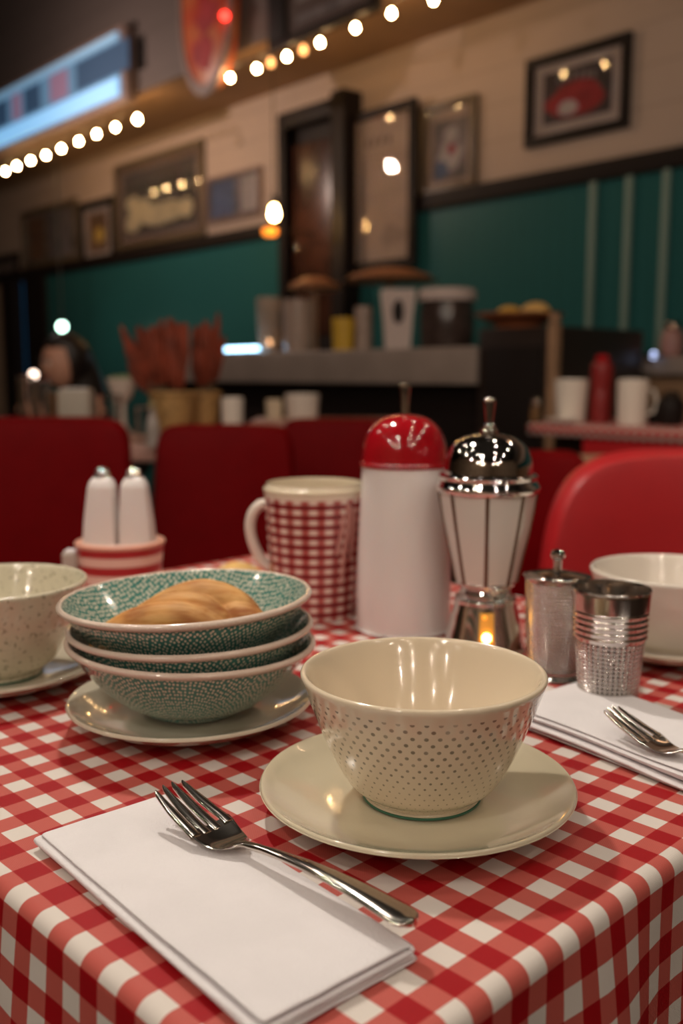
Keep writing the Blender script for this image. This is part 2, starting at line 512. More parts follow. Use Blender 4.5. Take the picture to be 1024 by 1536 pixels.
# ------------------------------------------------------------------ mesh builder
class G:
    def __init__(s):
        s.v = []
        s.f = []
        s.uv = {}          # layer -> list of per-face uv lists

    def quadgrid(s, rows, closed=False, uvs=None):
        """rows: list of lists of points, all the same length. uvs: {layer: rows of (u,v)}, one more column if closed"""
        b = len(s.v)
        n = len(rows[0])
        for r in rows:
            s.v += [tuple(p) for p in r]
        m = n if closed else n - 1
        for i in range(len(rows) - 1):
            for j in range(m):
                k = (j + 1) % n
                s.f.append((b + i * n + j, b + i * n + k, b + (i + 1) * n + k, b + (i + 1) * n + j))
                if uvs:
                    for lay, U in uvs.items():
                        s.uv.setdefault(lay, {})[len(s.f) - 1] = (U[i][j], U[i][j + 1], U[i + 1][j + 1], U[i + 1][j])
        return b

    def cap(s, pts, flip=False):
        b = len(s.v)
        s.v += [tuple(p) for p in pts]
        idx = list(range(b, b + len(pts)))
        s.f.append(tuple(reversed(idx)) if flip else tuple(idx))

    def box(s, x0, x1, y0, y1, z0, z1, bev=0.0):
        bm = bmesh.new()
        bmesh.ops.create_cube(bm, size=1)
        for v in bm.verts:
            v.co = Vector(((x0 + x1) / 2 + v.co.x * (x1 - x0), (y0 + y1) / 2 + v.co.y * (y1 - y0), (z0 + z1) / 2 + v.co.z * (z1 - z0)))
        if bev:
            bmesh.ops.bevel(bm, geom=bm.edges[:] , offset=bev, segments=3, affect='EDGES', profile=0.5)
        s.bm(bm)

    def bm(s, bm, M_=None):
        b = len(s.v)
        bm.verts.index_update()
        for v in bm.verts:
            s.v.append(tuple(M_ @ v.co) if M_ else tuple(v.co))
        for f in bm.faces:
            s.f.append(tuple(b + v.index for v in f.verts))
        bm.free()

    def sphere(s, c, r, sx=1, sy=1, sz=1, seg=24, rings=14, fn=None):
        rows = []
        for i in range(rings + 1):
            t = pi * i / rings
            row = []
            for j in range(seg):
                a = 2 * pi * j / seg
                p = Vector((sin(t) * cos(a), sin(t) * sin(a), -cos(t)))
                k = fn(p) if fn else 1
                row.append((c[0] + p.x * r * sx * k, c[1] + p.y * r * sy * k, c[2] + p.z * r * sz * k))
            rows.append(row)
        s.quadgrid(rows, True)

    def tube(s, pts, r, seg=12, flat=1.0, up=None, caps=True):
        """swept tube; r number or list; flat scales the side axis"""
        P = [Vector(p) for p in pts]
        n = len(P)
        R = r if isinstance(r, (list, tuple)) else [r] * n
        rows = []
        last = None
        for i in range(n):
            t = (P[min(i + 1, n - 1)] - P[max(i - 1, 0)]).normalized()
            if last is None:
                u = Vector(up) if up else (Vector((0, 0, 1)) if abs(t.z) < 0.9 else Vector((1, 0, 0)))
            else:
                u = last
            u = (u - t * u.dot(t)).normalized()
            last = u
            w_ = t.cross(u)
            rows.append([P[i] + (u * cos(2 * pi * k / seg) + w_ * sin(2 * pi * k / seg) * flat) * R[i] for k in range(seg)])
        s.quadgrid(rows, True)
        if caps:
            s.cap(rows[0])
            s.cap(rows[-1], True)

    def lathe(s, prof, seg=96, sq=None, c=(0, 0, 0), rot=0.0):
        """prof list of (r,z). sq: optional function angle -> radius factor"""
        rows, U, Pf, Hh = [], [], [], []
        arc = 0
        for i, (r, z) in enumerate(prof):
            if i:
                arc += sqrt((r - prof[i - 1][0]) ** 2 + (z - prof[i - 1][1]) ** 2)
            row = []
            uu, pp, hh = [], [], []
            for j in range(seg + 1):
                a = 2 * pi * j / seg + rot
                k = sq(a, r, z) if sq else 1
                if j < seg:
                    row.append((c[0] + r * k * cos(a), c[1] + r * k * sin(a), c[2] + z))
                uu.append((arc * cos(a), arc * sin(a)))
                pp.append((j / seg, arc))
                hh.append((j / seg, z))
            rows.append(row)
            U.append(uu)
            Pf.append(pp)
            Hh.append(hh)
        s.quadgrid(rows, True, {'UVMap': U, 'prof': Pf, 'height': Hh})

    def build(s, name, mt, parent=None, loc=None, rot=None, smooth=True, angle=None):
        me = bpy.data.meshes.new(name)
        me.from_pydata([tuple(v) for v in s.v], [], s.f)
        for lay, d in s.uv.items():
            L = me.uv_layers.new(name=lay)
            for p in me.polygons:
                if p.index in d:
                    for k, li in enumerate(p.loop_indices):
                        L.data[li].uv = d[p.index][k]
        bm = bmesh.new()
        bm.from_mesh(me)
        bmesh.ops.remove_doubles(bm, verts=bm.verts, dist=1e-6)
        bmesh.ops.recalc_face_normals(bm, faces=bm.faces)
        bm.to_mesh(me)
        bm.free()
        if smooth:
            me.polygons.foreach_set('use_smooth', [True] * len(me.polygons))
            me.set_sharp_from_angle(angle=angle if angle else radians(40))
        me.materials.append(mt)
        o = bpy.data.objects.new(name, me)
        COL.objects.link(o)
        if parent:
            o.parent = parent
        if loc is not None:
            o.location = loc
        if rot is not None:
            o.rotation_euler = rot
        return o


def sub(o, lv=1):
    md = o.modifiers.new('subd', 'SUBSURF')
    md.levels = lv
    md.render_levels = lv
    return o


def crm(pts, n=6):
    """Catmull-Rom through the profile points; a point given twice makes a corner"""
    out = []
    for i in range(len(pts) - 1):
        p1, p2 = Vector(pts[i]), Vector(pts[i + 1])
        if (p1 - p2).length < 1e-9:
            continue
        p0 = Vector(pts[i - 1]) if i else p1
        p3 = Vector(pts[i + 2]) if i + 2 < len(pts) else p2
        for k in range(n):
            t = k / n
            out.append(tuple(0.5 * ((2 * p1) + (p2 - p0) * t + (2 * p0 - 5 * p1 + 4 * p2 - p3) * t * t + (3 * p1 - p0 - 3 * p2 + p3) * t ** 3)))
    out.append(tuple(pts[-1]))
    return out


def tag(o, label, cat, group=None):
    o['label'] = label
    o['category'] = cat
    if group:
        o['group'] = group
    return o


def thing(name, label, cat, loc=(0, 0, 0), rotz=0.0, group=None, rot=None):
    o = bpy.data.objects.new(name, None)
    o.empty_display_size = 0.05
    COL.objects.link(o)
    o.location = loc
    o.rotation_euler = rot if rot else (0, 0, rotz)
    return tag(o, label, cat, group)


def struct(o):
    o['kind'] = 'structure'
    return o


def dup(root, loc=None, rotz=None, label=None):
    r = root.copy()
    COL.objects.link(r)
    if loc is not None:
        r.location = loc
    if rotz is not None:
        r.rotation_euler = (0, 0, rotz)
    if label:
        r['label'] = label
    for ch in [q for q in bpy.data.objects if q.parent == root]:
        c = ch.copy()
        COL.objects.link(c)
        c.parent = r
        for g in [q for q in bpy.data.objects if q.parent == ch]:
            d = g.copy()
            COL.objects.link(d)
            d.parent = c
    return r


def sbox(name, mt, x0, x1, y0, y1, z0, z1, bev=0.0, structure=True, parent=None):
    g = G()
    g.box(x0, x1, y0, y1, z0, z1, bev)
    o = g.build(name, mt, parent)
    if structure:
        struct(o)
    return o


# ================================================================== ROOM
WY = 4.30          # wall behind the counter
BY = 3.62          # face of the bulkhead
SZ = 2.94          # underside of the bulkhead
CZ = 4.25          # main ceiling
XL, XR, YB = -16.0, 6.0, -4.5
RAIL0, RAIL1 = 1.975, 2.07
sbox('floor', M['floor'], XL, XR, YB, WY + .1, -0.05, 0)
sbox('ceiling', M['ceil'], XL, XR, YB, BY, CZ, CZ + 0.05)
sbox('ceiling_soffit', M['soffit'], XL, XR, BY + 0.02, WY + 0.1, SZ, SZ + 0.05)
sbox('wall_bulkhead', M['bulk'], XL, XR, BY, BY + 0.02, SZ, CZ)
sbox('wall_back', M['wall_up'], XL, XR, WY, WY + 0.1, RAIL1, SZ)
sbox('wall_left', M['beige'], XL - 0.1, XL, YB, WY + .1, 0, CZ)
sbox('wall_right', M['beige'], XR, XR + 0.1, YB, WY + .1, 0, CZ)
sbox('wall_front', M['beige'], XL, XR, YB - 0.1, YB, 0, CZ)
xdoor = wpt(75, 500, WY).x      # left end of the green boards
sbox('wall_wainscot', M['teal'], xdoor, XR, WY - 0.012, WY + 0.1, 0, RAIL0)
xd2 = wpt(20, 500, WY).x
sbox('wall_far', M['beige'], XL, xd2, WY, WY + 0.1, 0, RAIL1)
sbox('trim_1', M['black_paint'], XL, XR, WY - 0.04, WY + 0.0, RAIL0, RAIL1, 0.005)
# doorway at the far left end; blue light put into the door's glow
sbox('trim_2', M['black_paint'], xdoor - 0.45, xdoor, WY - 0.05, WY + 0.05, 0, RAIL0)
sbox('trim_3', M['black_paint'], xd2 - 0.15, xd2 + 0.15, WY - 0.05, WY + 0.05, 0, RAIL0)
g = G()
g.box(xd2, xdoor, WY + 0.06, WY + 0.1, 0, RAIL0)
o = struct(g.build('door_1', mat('blue_lit_door', (0.02, 0.12, 0.22), 0.4, emit=(0.01, 0.10, 0.22), es=0.25)))
o2 = G(); o2.sphere((xd2 + 0.25, WY + 0.05, 1.0), 0.03); o2.build('door_handle', M['chrome'], o)
for i, px in enumerate((890, 943, 998)):
    p = wpt(px, 400, WY)
    sbox('trim_%d' % (4 + i), M['batten'], p.x - 0.018, p.x + 0.018, WY - 0.035, WY - 0.01, 1.05, RAIL0, 0.004)
# low ledge under the boards on the right
pl = wpt(838, 540, 4.05)
sbox('trim_7', M['counter_grey'], pl.x, XR, 3.98, WY - 0.01, 1.02, 1.10, 0.006)
sbox('trim_8', M['tan_wood'], pl.x, XR, 4.04, WY - 0.01, 0, 1.02)


# ------------------------------------------------------------------ things on the walls
def frame(name, label, cat, pxl, pxr, pyt, pyb, Y, bw, mt, group=None, depth=0.035, glass=True):
    """picture frame hung at plane Y, between columns pxl..pxr, right side from row pyt to pyb"""
    a, b = wpt(pxl, (pyt + pyb) / 2, Y), wpt(pxr, pyt, Y)
    zt = b.z
    zb = wpt(pxr, pyb, Y).z
    wdt, hgt = b.x - a.x, zt - zb
    t = thing(name, label, cat, (a.x, Y, zb), 0, group)
    g = G()
    for (x0, x1, z0, z1) in ((0, wdt, 0, bw), (0, wdt, hgt - bw, hgt), (0, bw, bw, hgt - bw), (wdt - bw, wdt, bw, hgt - bw)):
        g.box(x0, x1, -depth, 0, z0, z1, 0.003)
    g.build('frame_border', mt, t)
    return t, wdt, hgt, bw


def panel(t, name, mt, x0, x1, z0, z1, d0=0.006, d1=0.0):
    g = G()
    g.box(x0, x1, -d0, -d1, z0, z1)
    return g.build(name, mt, t)


def pane(t, wdt, hgt, bw, gl=None):
    g = G()
    g.box(bw * 0.8, wdt - bw * 0.8, -0.022, -0.019, bw * 0.8, hgt - bw * 0.8)
    return g.build('glass_pane', gl or M['glass'], t)


def blob(t, name, mt, cx, cz, rx, rz, d=0.011, wob=0.15, seed=0):
    """small flat printed shape"""
    g = G()
    n = 28
    pts = []
    for k in range(n):
        a = 2 * pi * k / n
        q = 1 + wob * noise.noise(Vector((cos(a) * 1.3, sin(a) * 1.3, seed)))
        pts.append((cx + cos(a) * rx * q, -d, cz + sin(a) * rz * q))
    g.cap(pts)
    g.quadgrid([pts, [(p[0], -d + 0.003, p[2]) for p in pts]], True)
    return g.build(name, mt, t)


pglass = mat('picture_glass', (1, 1, 1), 0.0, trans=1.0, ior=1.3)
c_dark = mat('print_dark', (0.07, 0.05, 0.05), 0.6)
c_grey = mat('print_grey', (0.26, 0.22, 0.22), 0.6, noise_amt=0.5, noise_scale=6)
c_red = mat('print_red', (0.40, 0.03, 0.035), 0.6, noise_amt=0.3, noise_scale=9)
c_blue = mat('print_blue', (0.13, 0.17, 0.30), 0.6, noise_amt=0.4, noise_scale=9)
c_white = mat('print_white', (0.55, 0.50, 0.50), 0.6, noise_amt=0.2, noise_scale=9)
c_brown = mat('print_brown', (0.20, 0.10, 0.05), 0.6, noise_amt=0.3, noise_scale=9)
c_reflect = mat('reflection_cream', (0.78, 0.66, 0.42), 0.5, noise_amt=0.35, noise_scale=5)
c_gold = mat('print_gold', (0.75, 0.50, 0.10), 0.5)
bronze_frame = mat('bronze_frame', (0.10, 0.07, 0.04), 0.4)
mauve_frame = mat('mauve_frame', (0.22, 0.15, 0.13), 0.5)

t, wd, hg, bw = frame('picture_frame', 'black framed picture with wide white mat and a red car front, high on right wall', 'picture', 793, 951, 47, 190, WY, 0.045, M['black_paint'])
panel(t, 'mat_board', M['mat_board'], bw, wd - bw, bw, hg - bw)
p = panel(t, 'print', c_dark, wd * .17, wd * .83, hg * .22, hg * .80, 0.010, 0.006)
blob(p, 'red_car_shape', c_red, wd * .5, hg * .42, wd * .30, hg * .16, 0.013, 0.2)
blob(p, 'red_roof_shape', c_red, wd * .5, hg * .55, wd * .20, hg * .10, 0.0135, 0.2, 3)
blob(p, 'pale_front', c_white, wd * .42, hg * .36, wd * .10, hg * .08, 0.0155, 0.2, 5)
for k in range(6):
    blob(p, 'grey_lettering', c_grey, wd * (.33 + .065 * k), hg * (.69 + 0.02 * sin(k)), wd * .022, hg * .05, 0.0135, 0.4, k)
pane(t, wd, hg, bw, pglass)

t, wd, hg, bw = frame('picture_frame', 'small bronze framed upright portrait with a red spot, between tall poster and right wall picture', 'picture', 636, 719, 140, 280, WY, 0.035, bronze_frame)
panel(t, 'mat_board', M['photo_paper'], bw, wd - bw, bw, hg - bw)
p = panel(t, 'print', c_grey, wd * .2, wd * .82, hg * .14, hg * .8, 0.010, 0.006)
blob(p, 'figure_body', c_white, wd * .5, hg * .38, wd * .22, hg * .16, 0.013, 0.3, 2)
blob(p, 'figure_head', c_white, wd * .53, hg * .62, wd * .12, hg * .09, 0.013, 0.2, 4)
blob(p, 'red_spot', c_red, wd * .55, hg * .47, wd * .07, hg * .06, 0.0155, 0.2, 1)
blob(p, 'blue_patch', c_blue, wd * .36, hg * .26, wd * .14, hg * .10, 0.0155, 0.3, 8)
pane(t, wd, hg, bw, pglass)

t, wd, hg, bw = frame('poster_frame', 'tall black framed cream poster with faint lettering above the counter', 'poster', 516, 628, 146, 398, WY - 0.045, 0.05, M['black_paint'])
p = panel(t, 'poster_sheet', M['photo_paper'], bw, wd - bw, bw, hg - bw)
for k in range(4):
    blob(p, 'headline_letter', M['ink'], wd * (.34 + .10 * k), hg * .80, wd * .022, hg * .028, 0.008, 0.3, k)
for k in range(4):
    panel(p, 'text_line', mat('faint_print', (0.36, 0.27, 0.22), 0.6) if k == 0 else bpy.data.materials['faint_print'], wd * .28, wd * .74, hg * (.70 - .045 * k), hg * (.706 - .045 * k), 0.008, 0.006)
blob(p, 'faint_print', bpy.data.materials['faint_print'], wd * .68, hg * .2, wd * .16, hg * .07, 0.008, 0.5, 9)
pane(t, wd, hg, bw, pglass)

# dark wooden cabinet between the two halves of the wall
a, b = wpt(416, 300, WY - 0.12), wpt(522, 138, WY - 0.12)
t = thing('wall_cabinet', 'tall dark brown wooden cabinet on the wall beside the cream poster', 'cabinet', (a.x, WY, 1.16))
cw, ch = b.x - a.x, b.z - 1.16
g = G()
g.box(0, 0.07, -0.12, 0, 0, ch, .004)
g.box(cw - 0.12, cw, -0.16, 0, 0, ch + 0.02, .004)
g.box(0.07, cw - 0.12, -0.12, 0, ch - 0.10, ch, .004)
g.box(0.07, cw - 0.12, -0.12, 0, 0, 0.10, .004)
g.box(0.07, cw - 0.12, -0.03, 0, 0.10, ch - 0.10)
g.build('cabinet_body', M['black_paint'], t)
g = G()
g.box(0.09, cw - 0.14, -0.06, -0.03, 0.12, ch * .93 - 0.1, 0.004)
d_ = g.build('door', mat('glossy_brown_wood', (0.05, 0.02, 0.012), 0.25, noise_amt=0.5, noise_scale=5), t)
g = G(); g.sphere((0.14, -0.075, ch * .45), 0.018); g.build('door_knob', M['chrome'], d_)

t, wd, hg, bw = frame('mirror_frame', 'large dark framed picture with painted reflections of pale glowing shapes, left half of wall', 'picture', 176, 308, 208, 352, WY, 0.045, bronze_frame)
panel(t, 'mat_board', mauve_frame, bw, wd - bw, bw, hg - bw)
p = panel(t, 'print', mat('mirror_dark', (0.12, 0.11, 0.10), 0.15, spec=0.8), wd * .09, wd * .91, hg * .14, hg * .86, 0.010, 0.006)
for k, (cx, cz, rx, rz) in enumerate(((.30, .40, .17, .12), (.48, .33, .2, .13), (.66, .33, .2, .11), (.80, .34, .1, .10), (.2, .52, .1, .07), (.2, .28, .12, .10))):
    blob(p, 'pale_reflection', c_reflect, wd * cx, hg * cz, wd * rx * .8, hg * rz, 0.0115 + 0.0012 * k, 0.3, k)  # cream blobs paint pale reflections onto the picture
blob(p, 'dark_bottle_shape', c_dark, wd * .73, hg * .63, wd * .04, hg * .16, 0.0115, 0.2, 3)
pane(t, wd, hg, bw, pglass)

t, wd, hg, bw = frame('picture_frame', 'wide frame holding two small prints, just left of the tall dark cabinet', 'picture', 312, 394, 248, 322, WY, 0.022, mauve_frame)
panel(t, 'mat_board', c_grey, bw, wd - bw, bw, hg - bw)
panel(t, 'print', c_blue, wd * .06, wd * .52, hg * .1, hg * .9, .010, .006)
panel(t, 'print', c_white, wd * .64, wd * .93, hg * .15, hg * .88, .010, .006)
pane(t, wd, hg, bw, pglass)

t, wd, hg, bw = frame('picture_frame', 'black framed brown print with a gold spot, left of the large dark framed picture', 'picture', 122, 174, 293, 392, WY, 0.06, M['black_paint'])
panel(t, 'mat_board', M['mat_board'], bw, wd - bw, bw, hg - bw)
p = panel(t, 'print', c_brown, wd * .25, wd * .75, hg * .2, hg * .8, .010, .006)
blob(p, 'gold_spot', c_gold, wd * .55, hg * .45, wd * .14, hg * .12, 0.012, 0.1, 0)
pane(t, wd, hg, bw, pglass)

t, wd, hg, bw = frame('picture_frame', 'pair of tall prints in one dark frame near left end of the wall', 'picture', 36, 118, 296, 392, WY, 0.055, bronze_frame)
panel(t, 'mat_board', c_grey, bw, wd - bw, bw, hg - bw)
panel(t, 'print', c_brown, wd * .12, wd * .42, hg * .15, hg * .85, .010, .006)
panel(t, 'print', c_grey, wd * .58, wd * .88, hg * .15, hg * .85, .010, .006)
pane(t, wd, hg, bw, pglass)

t, wd, hg, bw = frame('picture_frame', 'low black framed picture at the far left edge of the wall', 'picture', -30, 30, 378, 420, WY, 0.06, M['black_paint'])
panel(t, 'print', c_grey, bw, wd - bw, bw, hg - bw)
pane(t, wd, hg, bw, pglass)

# lit menu box on the bulkhead
a, b = wpt(-160, 150, BY), wpt(205, 38, BY)
zb = wpt(205, 158, BY).z
t = thing('menu_lightbox', 'long blue glowing menu light box on the upper left bulkhead', 'light box', (a.x, BY - .004, zb))
wd, hg = b.x - a.x, b.z - zb
g = G()
g.box(0, wd, -0.10, 0, 0, hg, 0.02)
g.build('housing', mauve_frame, t)
panel(t, 'lit_panel', mat('blue_lit_panel', (0.10, 0.16, 0.22), 0.3, emit=(0.12, 0.26, 0.42), es=0.55), 0.05, wd - 0.05, 0.05, hg - 0.05, 0.108, 0.09)
panel(t, 'light_tube', mat('blue_tube_glow', (0.3, 0.5, 0.7), 0.3, emit=(0.20, 0.48, 0.80), es=0.95), 0.06, wd - 0.06, 0.05, 0.17, 0.125, 0.1)
panel(t, 'light_tube', mat('blue_tube_dim', (0.3, 0.5, 0.7), 0.3, emit=(0.20, 0.40, 0.60), es=0.45), 0.06, wd - 0.06, hg - 0.10, hg - 0.05, 0.120, 0.1)
pm = [mat('menu_print_dark', (0.05, 0.08, 0.13), 0.4, emit=(0.03, 0.08, 0.16), es=0.4), mat('menu_print_pink', (0.25, 0.15, 0.2), 0.4, emit=(0.25, 0.15, 0.25), es=0.5)]
px_ = [(-150, -120), (-105, -75), (-60, -30), (-15, 12), (20, 32), (38, 62), (78, 104), (118, 197)]
for k, (q0, q1) in enumerate(px_):
    x0, x1 = wpt(q0, 120, BY - .1).x - a.x, wpt(q1, 120, BY - .1).x - a.x
    panel(t, 'menu_print', pm[0] if k % 2 or k == 7 else pm[1], x0, x1, 0.20, hg - 0.12, 0.116, 0.105)

# oval red sign
a, b = wpt(276, 60, BY - .07), wpt(350, 60, BY - .07)
zb = wpt(300, 140, BY - .07).z
t = thing('oval_sign', 'tall red and orange oval sign hanging on the bulkhead between the bulb strings', 'sign', ((a.x + b.x) / 2, BY - 0.02, zb + 0.55))
rx = (b.x - a.x) / 2
orange = mat('orange_enamel', (0.50, 0.14, 0.05), 0.4, col2=(0.42, 0.02, 0.02), noise_scale=5)
g = G()
n = 48
def ov(k, f, y): return (cos(2 * pi * k / n) * rx * f, y, (abs(sin(2 * pi * k / n)) ** 0.75) * (1 if k <= n / 2 else -1) * 0.55 * f)
g.quadgrid([[ov(k, 1, 0) for k in range(n)], [ov(k, 1, -0.06) for k in range(n)], [ov(k, .94, -0.07) for k in range(n)]], True)
g.cap([ov(k, .94, -0.07) for k in range(n)])
g.build('sign_face', orange, t)
g = G()
g.quadgrid([[ov(k, 1.0, -0.05) for k in range(n)], [ov(k, 1.07, -0.055) for k in range(n)], [ov(k, 1.07, -0.08) for k in range(n)], [ov(k, .95, -0.08) for k in range(n)], [ov(k, .95, -0.05) for k in range(n)]], True)
g.build('sign_rim', mauve_frame, t)
for k, zz in enumerate((0.30, 0.08, -0.14, -0.32)):
    blob(t, 'red_marking', c_red, 0.03 * (-1) ** k, zz, rx * .45, .09, 0.075, 0.6, k)
g = G()
lr = wpt(341, 25, BY - .10)
g.sphere((lr.x - t.location.x, -0.10, lr.z - t.location.z), 0.022)
g.build('red_indicator_light', M['redled'], t)

# dark chalk menu board above the bulbs
a, b = wpt(402, 30, BY - .04), wpt(566, 30, BY - .04)
zb = wpt(402, 80, BY - .04).z
t = thing('chalkboard', 'brown chalk menu board in black frame above the right bulb string', 'board', (a.x, BY - 0.005, zb))
wd, hg = b.x - a.x, 1.0
g = G()
for (x0, x1, z0, z1) in ((0, wd, 0, .05), (0, wd, hg - .05, hg), (0, .16, .05, hg - .05), (wd - .06, wd, .05, hg - .05)):
    g.box(x0, x1, -0.04, 0, z0, z1, 0.003)
g.build('frame_border', M['black_paint'], t)
p = panel(t, 'board_face', mat('brown_chalkboard', (0.10, 0.065, 0.055), 0.6), .16, wd - .06, .05, hg - .05, 0.02, 0)
for k in range(7):
    panel(p, 'chalk_line', c_grey, .24, wd - .14 - 0.05 * (k % 3), .10 + .11 * k, .135 + .11 * k, 0.024, 0.018)


# ------------------------------------------------------------------ bulbs and lamps
def make_bulb(name, label, group, mt, r=0.02):
    t = thing(name, label, 'light bulb', group=group)
    g = G()
    g.lathe(crm([(0, -r * 1.25), (r * .55, -r * 1.1), (r * .98, -r * .35), (r * .95, r * .25), (r * .5, r * 1.15), (r * .42, r * 1.5)], 4), 20)
    g.build('glass_bulb', mt, t)
    g = G()
    g.lathe([(0, r * 2.6), (r * .45, r * 2.6), (r * .5, r * 2.4), (r * .5, r * 1.35), (0, r * 1.35)], 16)
    g.build('socket', M['socket'], t)
    return t


lo_px = [(8, 257), (25, 249), (46, 241), (69, 233), (92, 223), (118, 212), (145, 201), (173, 191), (206, 179)]
hi_px = [(345, 117), (385, 103), (430, 85), (480, 64), (533, 42), (587, 20), (650, 0)]
glow_px = [(406, 94), (455, 75)]
bproto = None
words_lo = ['first bulb from the left edge', 'second bulb from the left edge', 'third bulb from the left edge', 'fourth bulb from the left edge', 'middle bulb of nine', 'fourth bulb from the right end', 'third bulb from the right end', 'next to last bulb before the right end', 'large last bulb at the right end']
words_hi = ['lowest bulb beside the oval sign', 'second bulb from the oval sign', 'third bulb from the oval sign', 'fourth bulb from the oval sign', 'fifth bulb from the oval sign', 'second bulb from the top of the picture', 'highest bulb touching the top of the picture']
BULBY = BY - 0.06
for grp, px_, wl in (('left', lo_px, words_lo), ('right', hi_px, words_hi)):
    pts = []
    for k, (x, y) in enumerate(px_):
        p = wpt(x, y, BULBY)
        lab = 'bulb under the %s, %s' % ('blue light box' if grp == 'left' else 'chalk board', wl[k])
        if bproto is None:
            bproto = make_bulb('light_bulb', lab, 'warm bulbs strung along the bulkhead', M['bulb'], 0.0125)
            o = bproto
        else:
            o = dup(bproto, label=lab)
        s_ = 1.25 if (grp == 'left' and k == 8) else 1.0
        o.scale = (s_, s_, s_)
        o.location = p
        pts.append(Vector((p.x, p.y, p.z + 0.06)))
    first, last = pts[0], pts[-1]
    ext = []
    if grp == 'left':
        ext = [Vector((first.x - 1.2, BULBY, first.z))] + pts
    else:
        ext = pts + [Vector((last.x + 1.2, BULBY, last.z))]
    g = G()
    g.tube(ext, 0.006, 8)
    tag(g.build('bulb_cable', M['socket']), 'black cable carrying the %s string of warm bulbs' % grp, 'cable')
# glow spots added between the bulbs for their light reflected on the soffit
for k, (x, y) in enumerate(glow_px):
    p = wpt(x, y, BY - 0.012)
    if k == 0:
        gproto = make_bulb('glow_spot', 'added amber reflection glow between the second and third bulbs from the oval sign', 'added amber reflection glows', bulb_mat('dim_amber_glow', (1.0, 0.45, 0.15), 4), 0.018)
        gproto.location = p
    else:
        dup(gproto, loc=p, label='added amber reflection glow between the third and fourth bulbs from the oval sign')

# pendant lamp by the cabinet
p = wpt(411, 321, 3.85)
t = thing('pendant_lamp', 'glowing pendant lamp hanging in front of the dark cabinet', 'lamp', (p.x, p.y, p.z))
g = G(); g.tube([(0, 0, 0.07), (0, 0, SZ - p.z)], 0.004, 8); g.build('cord', M['socket'], t)
g = G(); g.lathe([(0, .11), (.016, .11), (.02, .10), (.02, .05), (0, .05)], 20); g.build('socket', M['socket'], t)
g = G(); g.lathe(crm([(0, -.036), (.018, -.031), (.029, -.005), (.024, .022), (.014, .050), (0, .051)], 5), 28); g.build('glass_bulb', M['pend'], t)
p2 = wpt(405, 347, 3.87)
t = thing('amber_glow_cup', 'amber glowing cup added for the bulb reflection below the pendant', 'lamp', (p2.x, p2.y, p2.z - 0.03))  # glowing cup added in place of an orange bulb reflection
g = G(); g.lathe(crm([(0, 0), (.034, .004), (.048, .022), (.045, .042), (.041, .042), (.043, .022), (.03, .010), (0, .008)], 5), 28); g.build('glow_cup', M['amber'], t)
g = G(); g.tube([(0, .055, .03), (0, .14, .05), (0, WY - p2.y, .05)], 0.006, 8); g.build('wall_bracket', M['socket'], t)

# bulb strings across the room over the tables (seen in the chrome and glazes)
oproto = None
rows_ = []
for xo, z_ in ((-1.5, 2.15), (-0.85, 2.4), (0.45, 2.45), (1.05, 2.2)):
    a_, b_ = W(xo, 1.6), W(xo, -2.8)
    rows_.append(((a_.x, a_.y), (b_.x, b_.y), z_))
rown = ['leftmost', 'second', 'third', 'rightmost']
ordw = ['farthest', 'second farthest', 'third farthest', 'third nearest', 'second nearest', 'nearest']
for ri, (pa_, pb_, zs_) in enumerate(rows_):
    nB = 6
    pts = []
    for k in range(nB):
        f = k / (nB - 1)
        x = pa_[0] + (pb_[0] - pa_[0]) * f
        y = pa_[1] + (pb_[1] - pa_[1]) * f
        z = zs_ - 0.08 * sin(pi * f)
        lab = '%s bulb on the %s string overhead' % (ordw[k], rown[ri])
        if oproto is None:
            oproto = make_bulb('overhead_bulb', lab, 'bulbs strung over the tables', M['bulb_over'], 0.014)
            o = oproto
        else:
            o = dup(oproto, label=lab)
        o.location = (x, y, z)
        pts.append((x, y, z + 0.055))
    g = G()
    g.tube([(pts[0][0], pts[0][1], CZ - 0.01)] + pts + [(pts[-1][0], pts[-1][1], CZ - 0.01)], 0.004, 6)
    tag(g.build('overhead_cable', M['socket']), 'black cable of the %s overhead bulb string' % rown[ri], 'cable')

# ================================================================== COUNTER
CY = 3.23
cl, cr = wpt(225, 540, CY).x, wpt(712, 540, CY).x
ctop = wpt(690, 520, CY).z
cbot = wpt(690, 577, CY).z
sbox('x', M['counter_grey'], 0, 1, 0, 1, 0, 1)
bpy.data.objects.remove(bpy.data.objects['x'], do_unlink=True)
t = thing('bar_counter', 'long grey topped bar counter with black front below the poster', 'counter', (cl, CY, 0))
g = G(); g.box(0, cr - cl, 0, 0.75, cbot, ctop, 0.008); g.build('stone_top', M['counter_grey'], t)
g = G(); g.box(0.02, cr - cl, 0.08, 0.72, 0, cbot); g.build('counter_base', M['black_paint'], t)
# dark cabinet at the right end of the counter
c2 = wpt(822, 540, CY).x
t = thing('dark_sideboard', 'black sideboard at right end of the grey counter under the fruit dish', 'cabinet', (cr + 0.003, CY, 0))
stop_ = wpt(760, 492, CY + 0.05).z
g = G(); g.box(0, c2 - cr, 0.02, 0.7, 0, stop_, 0.006); g.build('cabinet_body', mat('brown_black', (0.022, 0.013, 0.010), 0.4), t)
g = G(); g.box(0.05, c2 - cr - .05, 0.005, 0.02, 0.1, stop_ - 0.08, 0.004); d_ = g.build('door', M['black_paint'], t)
g = G(); g.sphere((0.1, -0.008, 0.8), 0.013); g.build('door_knob', M['chrome'], d_)
